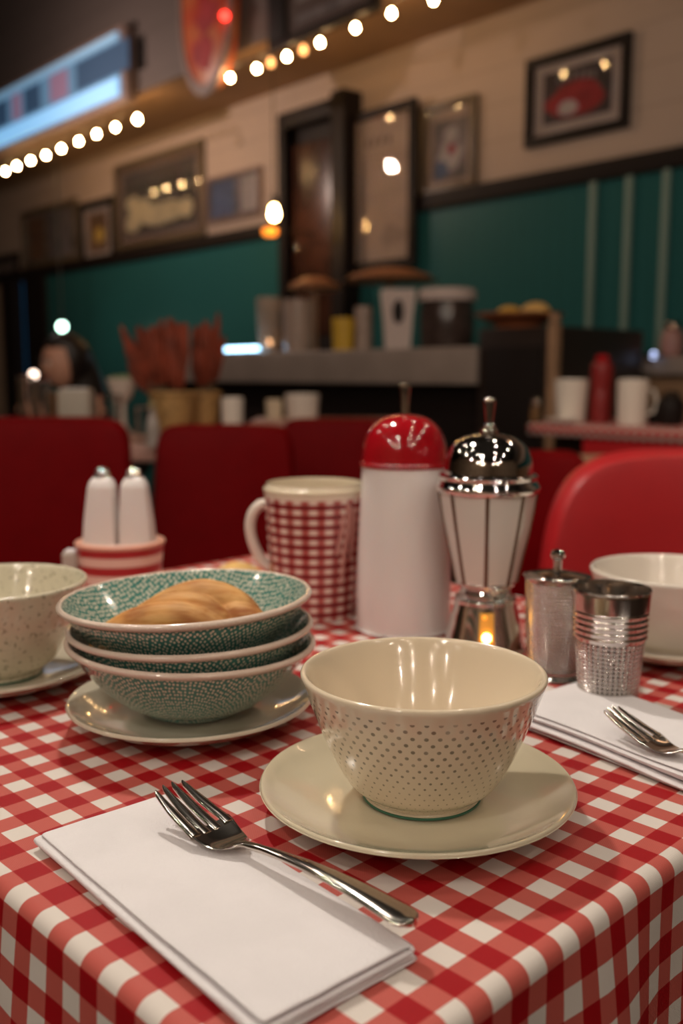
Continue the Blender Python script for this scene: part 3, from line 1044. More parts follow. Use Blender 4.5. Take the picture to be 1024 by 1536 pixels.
# tan post
pz = wpt(832, 486, CY - 0.03)
t = thing('wooden_post', 'narrow tan wooden post right of the fruit dish', 'post', (pz.x, CY - 0.03, 0))
g = G(); g.box(-0.02, 0.02, -0.02, 0.02, 0, pz.z, 0.004); g.build('shaft', M['tan_wood'], t)
g = G(); g.sphere((0, 0, pz.z + 0.018), 0.024); g.build('finial', M['tan_wood'], t)


def simple_cup(name, label, cat, loc, r0, r1, h, mt, group=None, wall=0.004, handle=False, seg=40, extra=None):
    t = thing(name, label, cat, loc, TH, group)
    g = G()
    g.lathe(crm([(0, 0), (r0 * .9, 0), (r0, .003), (r0, .003), ((r0 + r1) / 2, h / 2), (r1, h), (r1, h), (r1 - wall * .5, h + .001), (r1 - wall, h - .001), ((r0 + r1) / 2 - wall, h / 2), (r0 - wall, .008), (0, .007)], 4), seg)
    g.build('cup_body', mt, t)
    if handle:
        g = G()
        g.tube([(r1 * .95, 0, h * .8), (r1 + .02, 0, h * .78), (r1 + .03, 0, h * .5), (r1 + .018, 0, h * .28), (r1 * .9, 0, h * .24)], .005, 10)
        g.build('handle', mt, t)
    if extra:
        extra(t)
    return t


def cpt(px, Y=None):
    """point on the counter top under column px"""
    Y = Y if Y else CY + 0.2
    return Vector((wpt(px, 500, Y).x, Y, ctop))


def csize(pxw, Y, px):
    """metres for pxw pixels at counter plane Y"""
    p = wpt(px, 500, Y)
    d = -p.x * sin(TH) + p.y * cos(TH)
    return pxw * d / FPX / 1.0


jar_g = mat('frosted_jar', (0.50, 0.38, 0.32), 0.25, noise_amt=0.2, trans=0.25)
p = cpt(404); r = csize(19, CY + .2, 404); h = csize(78, CY + .2, 404)
def candle(t):
    g = G(); g.lathe([(0, .009), (r * .6, .009), (r * .6, .05), (0, .05)], 20); c = g.build('candle', M['cream'], t)
    g = G(); g.sphere((0, 0, .062), .010, sz=1.6); g.build('candle_flame', bulb_mat('soft_flame', (1, .6, .3), 9), t)
simple_cup('glass_jar', 'pale frosted jar with a small candle, leftmost on the counter', 'jar', p, r * .85, r, h, mat('clear_jar', (0.75, 0.62, 0.52), 0.15, trans=0.75), extra=candle)
p = cpt(447); r = csize(23, CY + .2, 447); h = csize(74, CY + .2, 447)
simple_cup('glass_jar', 'dull brown jar beside the candle jar on the counter', 'jar', p, r * .95, r, h, jar_g)
p = cpt(515, CY + .1); r = csize(17, CY + .1, 515); h = csize(46, CY + .1, 515)
simple_cup('yellow_cup', 'small yellow cup on the counter', 'cup', p, r * .9, r, h, M['yellow'])
p = cpt(545, CY + .2); r = csize(13, CY + .2, 545); h = csize(62, CY + .2, 545)
simple_cup('tall_tumbler', 'slim grey tumbler between yellow cup and white napkin dispenser', 'cup', p, r, r, h, jar_g)
# white dispenser with dark opening
p = cpt(596, CY + .1)
w2 = csize(23, CY + .1, 596); h = csize(86, CY + .1, 596)
t = thing('napkin_dispenser', 'tapered white napkin dispenser with dark oval opening on the counter', 'dispenser', p, TH)
g = G()
rows = []
for (z, k) in ((0, 0.78), (h * .05, .8), (h * .55, .92), (h * .95, 1.1), (h, 1.05)):
    rows.append([(x * w2 * k, y * .05, z) for x, y in ((-1, -1), (1, -1), (1, 1), (-1, 1))])
g.quadgrid(rows, True); g.cap(rows[0]); g.cap(rows[-1], True)
g.build('dispenser_body', M['mat_board'], t)
blob(t, 'dark_opening', M['black_paint'], 0, h * .62, w2 * .38, h * .2, 0.053, 0.1)
# lidded container
p = cpt(670, CY + .25)
r = csize(42, CY + .25, 670); h = csize(88, CY + .25, 670)
t = thing('lidded_crock', 'dark round crock with a white lid on the counter', 'crock', p)
g = G(); g.lathe(crm([(0, 0), (r * .8, 0), (r * .92, h * .1), (r * .96, h * .5), (r * .9, h * .76), (r * .9, h * .8), (0, h * .8)], 4), 40)
g.build('crock_body', mat('dark_glass_body', (0.06, 0.04, 0.035), 0.2, noise_amt=.4), t)
g = G(); g.lathe(crm([(0, h), (r * .85, h * .985), (r * 1.0, h * .93), (r * 1.0, h * .80), (r * .93, h * .79), (0, h * .79)], 4), 40)
g.build('lid', M['mat_board'], t)
# cake stands with baked goods behind the jars
crust = mat('orange_crust', (0.42, 0.17, 0.07), 0.6, noise_amt=0.3, noise_scale=20)
for (px, Y, top, rr, lab) in ((472, CY + .5, 432, 36, 'dark stand holding an orange pie behind the jars, left of the larger pie'), (585, CY + .55, 420, 62, 'wide stand holding a large brown pie behind the white dispenser')):
    q = wpt(px, top, Y)
    t = thing('cake_stand', lab, 'cake stand', (q.x, Y, ctop))
    r = csize(rr, Y, px)
    hh = q.z - ctop
    g = G(); g.lathe(crm([(0, 0), (r * .5, 0), (r * .45, .012), (.02, .03), (.016, hh * .7), (.03, hh - .015), (r, hh - .01), (r * 1.02, hh), (0, hh)], 4), 40)
    g.build('stand', M['tan_wood'], t)
    t2 = thing('pie', ('orange domed pie on the left cake stand' if px < 500 else 'large brown domed pie on the right cake stand'), 'pie', (q.x, Y, q.z))
    g = G(); g.lathe(crm([(0, .065), (r * .4, .058), (r * .75, .035), (r * .92, .008), (r * .9, 0), (0, 0)], 5), 40)
    g.build('crust', crust, t2)
    g = G()
    ring = [(cos(2 * pi * k / 40) * r * .93, sin(2 * pi * k / 40) * r * .93, .012 + .004 * (k % 2)) for k in range(41)]
    g.tube(ring, .010, 8)
    g.build('crimped_edge', crust, t2)
# fruit dish on the sideboard
q = wpt(778, 490, CY + .15)
r = csize(64, CY + .15, 778)
t = thing('fruit_dish', 'wide orange brown footed dish on the black sideboard', 'dish', (q.x, CY + .15, stop_))
g = G(); g.lathe(crm([(0, 0), (r * .55, 0), (r * .5, .012), (r * .6, .02), (r * .95, .05), (r, .06), (r * .97, .062), (r * .6, .035), (0, .028)], 5), 48)
g.build('bowl', mat('orange_dish', (0.36, 0.12, 0.05), 0.4, noise_amt=.3, noise_scale=10), t)
for k, (dx, sz, lab) in enumerate(((-0.055, .050, 'round yellow bun on the left of the orange dish'), (0.085, .055, 'pale yellow bun on the right of the orange dish'))):
    g = G(); g.sphere((0, 0, sz * .7), sz, sx=1.25, sz=.8)
    o = g.build('bun', mat('lemon_bun', (0.62, 0.36, 0.06), 0.6) if k == 0 else M['bun'])
    o.location = (q.x + dx, CY + .15, stop_ + .026)
    tag(o, lab, 'bun', 'buns in the orange dish')
# blue-white LED tube on the counter's left end
a, b = wpt(312, 527, CY + .05), wpt(386, 521, CY + .05)
t = thing('led_tube', 'blue white LED tube light along the left end of the counter', 'light', ((a.x + b.x) / 2, CY + .05, ctop))
hl = (b.x - a.x) / 2
g = G(); g.tube([(-hl, 0, .022), (hl, 0, .022)], .013, 14); g.build('glowing_tube', M['blueled'], t)
g = G(); g.box(-hl - .01, hl + .01, -.016, .016, 0, .012, .002); g.build('base_strip', M['socket'], t)

# tiny coloured globes; the green one stands in for a wall reflection
for (px, py, Y, mt, r, lab) in ((93, 490, 3.8, 'green_glint', .035, 'small pale green globe added for a wall reflection above the seated woman'),
                                (980, 533, 3.95, 'violetled', .014, 'small pale blue lamp globe at the right edge above the ledge')):
    q = wpt(px, py, Y)
    t = thing('glow_globe', lab, 'lamp', (q.x, q.y, q.z))
    g = G(); g.sphere((0, 0, 0), r); g.build('glass_globe', M[mt], t)
    g = G()
    if px < 500:
        g.tube([(0, 0, r * .9), (0, 0, SZ - q.z)], .006, 8)
    else:
        g.lathe(crm([(0, 1.10 - q.z), (.045, 1.10 - q.z), (.04, 1.11 - q.z), (.01, 1.115 - q.z), (.01, -r * .9), (0, -r * .8)], 3), 20)
    g.build('globe_support', M['socket'], t)

# high table at the right with its runner
RY = 2.62
rl = wpt(786, 640, RY).x
rtop = wpt(930, 642, RY).z
t = thing('high_table', 'high dark table at the right behind the bright red chair', 'table', (rl, RY, 0))
g = G(); g.box(0, 2.2, 0.01, 0.75, rtop - 0.03, rtop - 0.002, 0.004); g.build('tabletop', M['dark_wood'], t)
g = G(); g.box(0.05, 2.15, 0.10, 0.7, 0, rtop - 0.03); g.build('table_base', M['dark_wood'], t)
g = G(); rl2 = wpt(872, 640, RY).x - rl
g.box(rl2, 2.15, 0.0, 0.10, 0.1, rtop - 0.035, .012); g.build('red_front_panel', M['red_vinyl_bright'], t)
g = G()
rows, U = [], []
prof_ = [(-0.006, -0.035), (-0.006, -0.01), (-0.003, 0.0), (0.02, 0.001), (0.4, 0.001), (0.72, 0.001)]
arc = 0
for i, (y, z) in enumerate(prof_):
    if i: arc += sqrt((y - prof_[i - 1][0]) ** 2 + (z - prof_[i - 1][1]) ** 2)
    rows.append([(2.16 * k / 40, y, z + .0) for k in range(41)])
    U.append([(2.16 * k / 40, arc) for k in range(41)])
g.quadgrid(rows, False, {'UVMap': U})
o = g.build('gingham_runner', M['far_cloth'], None, (rl + .02, RY, rtop))
md = o.modifiers.new('thick', 'SOLIDIFY'); md.thickness = 0.0012; md.offset = 1
tag(o, 'small checked red cloth on the high table at the right', 'tablecloth')


def on_right(px, Y=RY + .15):
    return Vector((wpt(px, 600, Y).x, Y, rtop + .0022))


simple_cup('white_cup', 'wide white cup left of the red bottle on the high table', 'cup', on_right(856), csize(21, RY + .15, 856), csize(25, RY + .15, 856), csize(62, RY + .15, 856), M['plain_white'], 'white cups on the high table', handle=False)
simple_cup('white_cup', 'straight white cup right of the red bottle on the high table', 'cup', on_right(948), csize(21, RY + .15, 950), csize(23, RY + .15, 950), csize(66, RY + .15, 950), M['plain_white'], 'white cups on the high table', handle=True)
q = on_right(901, RY + .2)
t = thing('sauce_bottle', 'red sauce bottle standing between two white cups on the high table', 'bottle', q)
r, h = csize(16, RY + .2, 901), csize(100, RY + .2, 901)
g = G(); g.lathe(crm([(0, 0), (r * .9, 0), (r, .006), (r, h * .35), (r * .92, h * .5), (r, h * .7), (r * .95, h * .86), (r * .5, h * .9), (0, h * .9)], 4), 32)
g.build('bottle_body', mat('ketchup_red', (0.22, 0.012, 0.012), 0.4), t)
g = G(); g.lathe([(0, h), (r * .5, h), (r * .62, h * .98), (r * .65, h * .89), (0, h * .89)], 24); g.build('cap', M['red_plastic'], t)
q = on_right(804, RY + .1)
t = thing('glass_shaker', 'small amber glass shaker at left end of the high table', 'shaker', q)
g = G(); g.lathe(crm([(0, 0), (.018, 0), (.02, .005), (.017, .05), (.012, .06), (0, .06)], 4), 24); g.build('glass_body', M['brown_glass'], t)
g = G(); g.lathe(crm([(0, .082), (.01, .08), (.014, .068), (.013, .058), (0, .058)], 4), 24); g.build('cap', M['chrome'], t)
q = on_right(842, RY + .05)
t = thing('side_plate', 'small white plate leaning low at left part of the high table', 'plate', q)
g = G(); g.lathe(crm([(0, .004), (.03, .004), (.05, .012), (.055, .014), (.053, .017), (.03, .008), (0, .007)], 4), 40); g.build('dish', M['plain_white'], t)
for (px, w_, h_, lab) in ((1006, 20, 46, 'squat black jar at the right edge of the high table'), (981, 8, 30, 'little black pot between the white cup and the squat jar')):
    q = on_right(px, RY + .22)
    t = thing('black_jar', lab, 'jar', q)
    r, h = csize(w_, RY + .22, px), csize(h_, RY + .22, px)
    g = G(); g.lathe(crm([(0, 0), (r * .8, 0), (r, h * .3), (r, h * .7), (r * .6, h * .95), (r * .6, h), (0, h)], 4), 32); g.build('jar_body', M['black_paint'], t)
    g = G(); g.lathe(crm([(0, h * 1.12), (r * .4, h * 1.1), (r * .62, h * 1.02), (r * .6, h * .99), (0, h * .99)], 3), 24); g.build('lid', M['bronze'], t)
q = Vector((wpt(1008, 520, 4.1).x, 4.1, 1.10))
t = thing('pink_jar', 'pinkish jar on the ledge at the right edge', 'jar', q)
g = G(); g.lathe(crm([(0, 0), (.04, 0), (.05, .03), (.05, .09), (.03, .13), (0, .135)], 4), 32); g.build('jar_body', mat('dusty_pink', (.35, .18, .16), .4), t)
g = G(); g.lathe([(0, .16), (.03, .158), (.033, .15), (.033, .128), (0, .128)], 24); g.build('lid', M['bronze'], t)

# ================================================================== CHAIRS AND FAR TABLES
def soft_slab(g, w_, h_, th, rc, z0, lean=0.0, bow=0.03, taper=0.0, edge=0.026, sq=4.2):
    """upholstered panel: width w_, height h_, rounded outline corner rc, leaning back (+y) with height"""
    def outline(u, v):
        x = (u * 2 - 1) * w_ / 2 * (1 - taper * (1 - v))
        return x
    loops = []
    n = 96
    base = []
    for k in range(n):
        a = 2 * pi * k / n
        ex = 2 / sq
        cx = abs(cos(a)) ** ex * (1 if cos(a) >= 0 else -1)
        sz = abs(sin(a)) ** ex * (1 if sin(a) >= 0 else -1)
        base.append((cx, sz))
    def ring(f, y):
        r_ = []
        for cx, sz in base:
            dx = 1 - (1 - f) * (2 * edge * 2 / w_) if f < 1 else 1
            X = cx * (w_ / 2 - (1 - f) * edge)
            Z = sz * (h_ / 2 - (1 - f) * edge)
            v = (Z + h_ / 2) / h_
            X *= 1 - taper * (1 - v)
            Y = y + lean * v + bow * (1 - (X / (w_ / 2)) ** 2) - bow
            r_.append((X, Y, z0 + Z + h_ / 2))
        return r_
    def inner(y, bulge):
        rr = []
        for s_ in (0.75, 0.5, 0.25, 0.02):
            row = []
            for cx, sz in base:
                X = cx * (w_ / 2 - edge) * s_
                Z = sz * (h_ / 2 - edge) * s_
                v = (Z + h_ / 2) / h_
                X *= 1 - taper * (1 - v)
                Y = y + bulge * (1 - s_ ** 2) + lean * v + bow * (1 - (X / (w_ / 2)) ** 2) - bow
                row.append((X, Y, z0 + Z + h_ / 2))
            rr.append(row)
        return rr
    rows = list(reversed(inner(-th / 2, -.006))) + [ring(0, -th / 2), ring(.55, -th / 2 * .92), ring(.85, -th / 2 * .6), ring(1, 0), ring(.85, th / 2 * .6), ring(.55, th / 2 * .92), ring(0, th / 2)] + inner(th / 2, .006)
    g.quadgrid(rows, True)
    g.cap(rows[0]); g.cap(rows[-1], True)


def make_chair(label, loc, rotz, w_=0.44, top=0.89, mt=None, group=None, bh=0.50, seatf=0.40, lean=-0.10, taper=0.06, face=-1, sq=9):
    """chair whose backrest outer face looks along local -y; the seat reaches towards -y"""
    t = thing('dining_chair', label, 'chair', loc, rotz, group)
    mt = mt or M['red_vinyl']
    g = G()
    soft_slab(g, w_, bh, 0.075, 0.06, top - bh, lean=-lean * .0 + 0.0 + 0.06, bow=0.03, taper=taper, sq=sq)
    g.build('backrest', mt, t)
    for sx in (-1, 1):
        g = G()
        g.tube([(sx * w_ * .42, face * .01, .44), (sx * w_ * .42, face * .005 + .02, top - bh + .05)], .011, 10)
        g.build('back_post', M['chair_leg'], t)
    g = G()
    g.box(-w_ * .5, w_ * .5, min(0, face * seatf), max(0, face * seatf), .42, .48, .02)
    g.build('seat', mt, t)
    for sx in (-1, 1):
        for (y, yb) in ((face * .02, -face * .03), (face * (seatf - .03), face * seatf)):
            g = G()
            g.tube([(sx * w_ * .44, y, .42), (sx * w_ * .47, yb, 0)], .012, 10)
            g.build('leg', M['chair_leg'], t)
    return t


CG = 'red vinyl chairs around the room'
# right, at the far side of the near table
q = dep(1083, 700, 1.45)
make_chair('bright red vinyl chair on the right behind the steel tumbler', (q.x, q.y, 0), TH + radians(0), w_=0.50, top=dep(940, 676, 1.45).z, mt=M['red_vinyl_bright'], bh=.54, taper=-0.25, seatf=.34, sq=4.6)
# left
q = dep(20, 700, 2.40)
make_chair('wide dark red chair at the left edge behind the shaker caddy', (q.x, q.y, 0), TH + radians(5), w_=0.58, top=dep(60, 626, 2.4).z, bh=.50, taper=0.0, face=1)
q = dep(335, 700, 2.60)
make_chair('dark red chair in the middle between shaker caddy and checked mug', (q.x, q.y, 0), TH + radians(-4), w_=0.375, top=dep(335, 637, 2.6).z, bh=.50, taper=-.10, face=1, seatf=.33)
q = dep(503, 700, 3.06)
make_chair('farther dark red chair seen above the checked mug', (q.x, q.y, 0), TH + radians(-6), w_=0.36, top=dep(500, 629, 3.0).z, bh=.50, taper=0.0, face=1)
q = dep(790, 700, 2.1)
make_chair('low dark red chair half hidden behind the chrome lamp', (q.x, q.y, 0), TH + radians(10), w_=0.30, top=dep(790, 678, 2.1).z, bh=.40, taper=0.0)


def far_table(label, cx, cy, w_, d_, ztop, rotz, cloth=True, cl_label=None):
    t = thing('dining_table', label, 'table', W(cx, cy, 0), rotz)
    g = G(); g.box(-w_ / 2, w_ / 2, -d_ / 2, d_ / 2, ztop - .035, ztop - .002, .006)
    g.build('tabletop', M['dark_wood'], t)
    g = G(); g.lathe(crm([(0, 0), (.26, 0), (.25, .02), (.05, .05), (.035, .1), (.035, ztop - .06), (.12, ztop - .034), (0, ztop - .034)], 4), 32)
    g.build('pedestal', M['chair_leg'], t)
    return t


FZ = 0.80
pinkt = mat('pink_laminate', (0.50, 0.27, 0.22), 0.4, noise_amt=.15, noise_scale=10)
t = far_table('pink topped dining table between the red chairs holding the wicker pots', -1.10, 3.38, 1.60, 0.62, FZ, TH + radians(0))
g = G(); g.box(-.805, .805, -.315, .315, FZ - .055, FZ - .0, .008); g.build('laminate_top', pinkt, t)
t = far_table('round edged far table under the white mugs in the middle', -0.05, 3.98, 0.62, 0.36, FZ + .04, TH)
g = G(); g.box(-.315, .315, -.185, .185, FZ + .0, FZ + .04, .008); g.build('laminate_top', pinkt, t)
# beige edge visible right of the chrome lamp
t = far_table('beige topped table seen right of the chrome lamp', 0.66, 2.52, 0.62, 0.34, .80, TH + radians(4))
g = G(); g.box(-.315, .315, -.175, .175, .755, .80, .008); g.build('laminate_top', mat('beige_laminate', (.45, .30, .18), .4), t)


def on_far(px, y, z=FZ):
    d = ray(px, 600)
    return W(d[0] / d[1] * y, y, z)


def pxm(n, y):
    return n * y / FPX


# wicker pots with dried leaves
def wicker_pot(label, px, y, wpx, htop, nleaf, spread, flabel, fx, lean, tall):
    loc = on_far(px, y)
    h = dep(px, htop, y).z - FZ
    r = pxm(wpx / 2, y)
    t = thing('wicker_pot', label, 'pot', loc, TH)
    g = G()
    g.lathe(crm([(0, 0), (r * .62, 0), (r * .68, .006), (r * .85, h * .5), (r, h), (r, h), (r * .94, h + .002), (r * .9, h - .01), (r * .6, .02), (0, .018)], 6), 40, sq=lambda a, rr, z: 1 + .02 * sin(a * 18 + z * 120))
    g.build('basket', M['wicker'], t)
    g = G()
    g.tube([(cos(2 * pi * k / 40) * r, sin(2 * pi * k / 40) * r, h) for k in range(41)], .007, 8)
    g.build('woven_rim', M['wicker'], t)
    f = thing('dried_flowers', flabel, 'dried flowers', loc + Vector((0, 0, h * .5)), TH)
    rnd = random.Random(px)
    gs, gl = G(), G()
    for k in range(nleaf):
        u = rnd.uniform(-1, 1)
        ang = lean + u * spread
        ln = tall * rnd.uniform(.66, 1.0) * (1 - .10 * abs(u))
        dy = rnd.uniform(-.25, .25)
        d = Vector((sin(ang), dy * .6, cos(ang))).normalized()
        p0 = Vector((rnd.uniform(-r * .4, r * .4), rnd.uniform(-r * .4, r * .4), 0))
        p1 = p0 + d * ln
        gs.tube([p0, p0 + d * ln * .45 + Vector((0, 0, .01)), p0 + d * ln * .62], .003, 6)
        # a folded, lens-shaped dry leaf
        side = d.cross(Vector((rnd.uniform(-.6, .6), 1, rnd.uniform(-.4, .4)))).normalized()
        nrm = d.cross(side)
        wl = rnd.uniform(.012, .024)
        rows = []
        for i in range(8):
            tt = i / 7
            c = p0 + d * ln * (.45 + .55 * tt) + nrm * .015 * sin(tt * 3)
            ww = wl * sin(pi * min(.97, .12 + tt * .8)) ** .8
            rows.append([c - side * ww + nrm * .004, c - side * ww * .5 + nrm * .008, c + nrm * -.001, c + side * ww * .5 + nrm * .008, c + side * ww + nrm * .004,
                         c + side * ww * .5 + nrm * .0105, c + nrm * .002, c - side * ww * .5 + nrm * .0105])
        gl.quadgrid(rows, True)
        gl.cap(rows[0]); gl.cap(rows[-1], True)
    gs.build('stems', M['stem'], f)
    gl.build('dried_leaves', M['dried'], f)


wicker_pot('larger tan wicker pot on the pink table, left of the other wicker pot', 258, 3.20, 66, 590, 44, radians(24), 'dried rust red leaves spreading from the larger left wicker pot', 0, radians(-16), .355)
wicker_pot('narrow tan wicker pot right behind the larger one', 304, 3.35, 52, 590, 26, radians(9), 'dried rust red leaves rising from the narrow right wicker pot', 0, radians(5), .36)

# cups and glasses on the far tables
simple_cup('white_mug', 'narrow white mug just right of the wicker pots', 'mug', on_far(348, 3.3), pxm(15, 3.3), pxm(17, 3.3), dep(348, 598, 3.3).z - FZ, M['plain_white'], 'white mugs behind the middle chairs')
simple_cup('white_mug', 'tiny white cup between two white mugs behind the chairs', 'mug', on_far(411, 3.95, FZ + .04), pxm(12, 3.95), pxm(13, 3.95), dep(411, 600, 3.95).z - FZ - .04, M['cream'], 'white mugs behind the middle chairs')
simple_cup('white_mug', 'widest white mug above the middle red chair', 'mug', on_far(453, 3.95, FZ + .04), pxm(23, 3.95), pxm(26, 3.95), dep(453, 592, 3.95).z - FZ - .04, M['plain_white'], 'white mugs behind the middle chairs')
# left table items
q = on_far(114, 3.10)
t = thing('napkin_box', 'square white paper napkin box in front of the seated woman', 'napkin box', q, TH)
h = dep(114, 584, 3.1).z - FZ
g = G(); g.box(-.05, .05, -.04, .04, 0, h, .006); g.build('box_body', mat('beige_card', (.40, .34, .28), .5), t)
g = G(); g.box(-.038, .038, -.028, .028, h, h + .004, .001); g.build('paper_napkins', M['napkin'], t)
for (px, w_, top, y, lab, mt) in ((64, 12, 572, 3.05, 'slim clear glass left of the white napkin box', 'glass'), (40, 13, 566, 3.15, 'tall clear glass near the left edge', 'glass'),
                              (88, 11, 592, 3.25, 'short brown glass between the clear glass and the napkin box', 'brown_glass'),
                              (160, 22, 594, 3.2, 'wide clear glass right of the white napkin box', 'glass'),
                              (214, 13, 612, 3.15, 'clear glass left of the larger wicker pot', 'glass')):
    simple_cup('drinking_glass', lab, 'glass', on_far(px, y), pxm(w_ * .85, y), pxm(w_, y), dep(px, top, y).z - FZ, M[mt], 'glasses on the pink table')
# glowing globe added for a bulb highlight on the glasses
q = on_far(52, 3.3)
t = thing('highlight_globe', 'small shining globe added for a glass highlight beside the woman', 'candle', q, TH)
h = dep(52, 562, 3.3).z - FZ
g = G(); g.lathe(crm([(0, 0), (.03, 0), (.028, .006), (.008, .015), (.007, h * .8), (.012, h - .02), (0, h - .02)], 4), 20); g.build('stem', M['chrome'], t)
g = G(); g.sphere((0, 0, h), .014); g.build('highlight_bulb', bulb_mat('soft_white_glow', (1, .75, .6), 5), t)
# bottle and small items left of pots
q = on_far(228, 3.02)
t = thing('sauce_bottle', 'small clear sauce bottle with pale cap before the wicker pots', 'bottle', q, TH)
g = G(); g.lathe(crm([(0, 0), (.02, 0), (.022, .005), (.02, .07), (.009, .10), (.009, .12), (0, .12)], 4), 28); g.build('bottle_body', mat('cloudy_glass', (.36, .30, .27), .25), t)
g = G(); g.lathe([(0, .142), (.01, .14), (.012, .118), (0, .118)], 20); g.build('cap', mat('dull_yellow_cap', (.30, .22, .10), .4), t)
q = on_far(236, 2.98)
# salad bowl behind
q2 = on_far(184, 3.58)
t = thing('salad_bowl', 'pale bowl heaped with greens behind the woman\'s shoulder', 'bowl', q2, TH)
t.location.z = FZ
g = G(); r = pxm(23, 3.60); h = dep(172, 570, 3.60).z - FZ
g.lathe(crm([(0, 0), (r * .4, 0), (r * .38, .02), (.012, .04), (.012, h - .09), (r * .6, h - .06), (r, h), (r * .96, h), (r * .5, h - .045), (0, h - .04)], 5), 40); g.build('footed_bowl', M['plain_white'], t)
g = G(); g.sphere((0, 0, h - .005), r * .9, sz=.45, fn=lambda p: 1 + .22 * noise.noise(p * 3.5)); g.build('greens', M['greens'], t)

# ================================================================== SEATED WOMAN
def skin_fig(name, verts, edges, radii, root, mt, parent, lv=2):
    me = bpy.data.meshes.new(name)
    me.from_pydata(verts, edges, [])
    o = bpy.data.objects.new(name, me)
    COL.objects.link(o)
    o.parent = parent
    md = o.modifiers.new('skin', 'SKIN')
    md.use_smooth_shade = True
    if not me.skin_vertices:
        bpy.context.view_layer.update()
    for i, r in enumerate(radii):
        me.skin_vertices[0].data[i].radius = r if isinstance(r, tuple) else (r, r)
        me.skin_vertices[0].data[i].use_root = (i == root)
    sub(o, lv)
    me.materials.append(mt)
    return o


base = on_far(100, 4.28, 0)
wom = thing('person', 'dark haired woman in a black top sitting with hands raised to her chin', 'person', base, TH)
hz = dep(96, 545, 4.28).z           # head centre height
SH = hz - .235
# local axes: x right in view, y away. she looks to the left (-x) and a little to us
V = [(.30, .02, .56), (.24, .02, .68), (.13, .01, SH - .08), (.09, 0, SH + .03), (.05, 0, SH + .12),      # pelvis..neck
     (.19, -.10, SH - .03), (.20, -.24, SH - .24), (.06, -.30, SH - .10), (.0, -.26, SH - .0),                      # arm nearer to us
     (.0, .13, SH - .03), (-.08, .12, SH - .26), (-.12, -.05, SH - .14), (-.08, -.18, SH - .0),                   # other arm
     (.22, -.10, .54), (-.14, -.14, .54), (-.16, -.15, .06), (.22, .12, .54), (-.14, .12, .54), (-.16, .12, .06)]
Ed = [(0, 1), (1, 2), (2, 3), (3, 4), (2, 5), (5, 6), (6, 7), (7, 8), (2, 9), (9, 10), (10, 11), (11, 12), (0, 13), (13, 14), (14, 15), (0, 16), (16, 17), (17, 18)]
Rr = [(.15, .11), (.13, .10), (.15, .09), (.055, .05), (.045, .045), .062, .045, .036, .026, .062, .045, .036, .026, .09, .07, .045, .09, .07, .045]
body = skin_fig('body', V, Ed, Rr, 0, M['skin'], wom)
# head: one shaped surface
g = G()
def headfn(p):
    # p unit direction, face looks towards -x
    k = 1.0
    k *= 1 - .16 * max(0, -p.z) * (1 if p.x > -.2 else .35)        # narrower under the skull, chin kept
    k += .17 * exp(-((p.y / .16) ** 2 + ((p.z + .12) / .15) ** 2)) * (1 if p.x < 0 else 0)     # nose
    k += .05 * exp(-((p.y / .25) ** 2 + ((p.z + .62) / .16) ** 2)) * (1 if p.x < 0 else 0)     # mouth and chin
    k -= .05 * exp(-(((abs(p.y) - .33) / .14) ** 2 + ((p.z - .1) / .12) ** 2)) * (1 if p.x < 0 else 0)   # eye sockets
    return k
g.sphere((0, 0, 0), 1, .098, .078, .118, 48, 36, headfn)
head = g.build('head', M['skin'], wom, (.0, -.01, hz), (0, radians(-6), radians(40)), angle=radians(180))
for sy in (-1, 1):
    g = G(); g.sphere((-.083, sy * .030, .008), .011, seg=12, rings=8); e_ = g.build('eye', M['eye'], head)
    g = G(); g.sphere((-.092, sy * .030, .008), .0055, seg=10, rings=6); g.build('iris', M['hair'], head)
    g = G(); g.tube([(-.088, sy * .048, .026), (-.096, sy * .032, .031), (-.095, sy * .016, .028)], .003, 6); g.build('eyebrow', M['hair'], head)
    g = G(); g.sphere((.008, sy * .074, -.006), .026, .6, .35, 1.1, 14, 10); g.build('ear', M['skin'], head)
g = G(); g.tube([(-.088, -.024, -.056), (-.098, -.01, -.053), (-.100, 0, -.054), (-.098, .01, -.053), (-.088, .024, -.056)], [.002, .0055, .006, .0055, .002], 8); g.build('mouth', M['lips'], head)
# hair: cap plus long fall behind the shoulders
g = G()
def hairfn(p):
    front = max(0, -p.x - .1)
    return 1 + .03 * noise.noise(p * 5) - (0.30 * min(1, front * 2.2) if p.z < .48 else 0.02)
g.sphere((.012, 0, .018), 1, .108, .090, .118, 40, 28, hairfn)
g.build('hair_cap', M['hair'], head, angle=radians(180))
V2 = [(.05, 0, .06), (.085, 0, -.02), (.095, 0, -.12), (.10, 0, -.24), (.09, 0, -.34)]
skin_fig('long_hair', V2, [(0, 1), (1, 2), (2, 3), (3, 4)], [(.06, .06), (.055, .075), (.06, .085), (.06, .08), (.03, .05)], 1, M['hair'], head)
# black top: slightly larger shell over the body and upper arms
V3 = [(.30, .02, .54), (.24, .02, .68), (.13, .01, SH - .08), (.085, 0, SH - .015), (.19, -.10, SH - .03), (.20, -.235, SH - .225), (.0, .13, SH - .03), (-.08, .12, SH - .245), (.10, -.285, SH - .145), (-.11, -.0, SH - .17)]
skin_fig('black_top', V3, [(0, 1), (1, 2), (2, 3), (2, 4), (4, 5), (5, 8), (2, 6), (6, 7), (7, 9)], [(.165, .125), (.145, .115), (.165, .105), (.07, .06), .075, .056, .075, .056, .046, .046], 0, M['black_cloth'], wom)
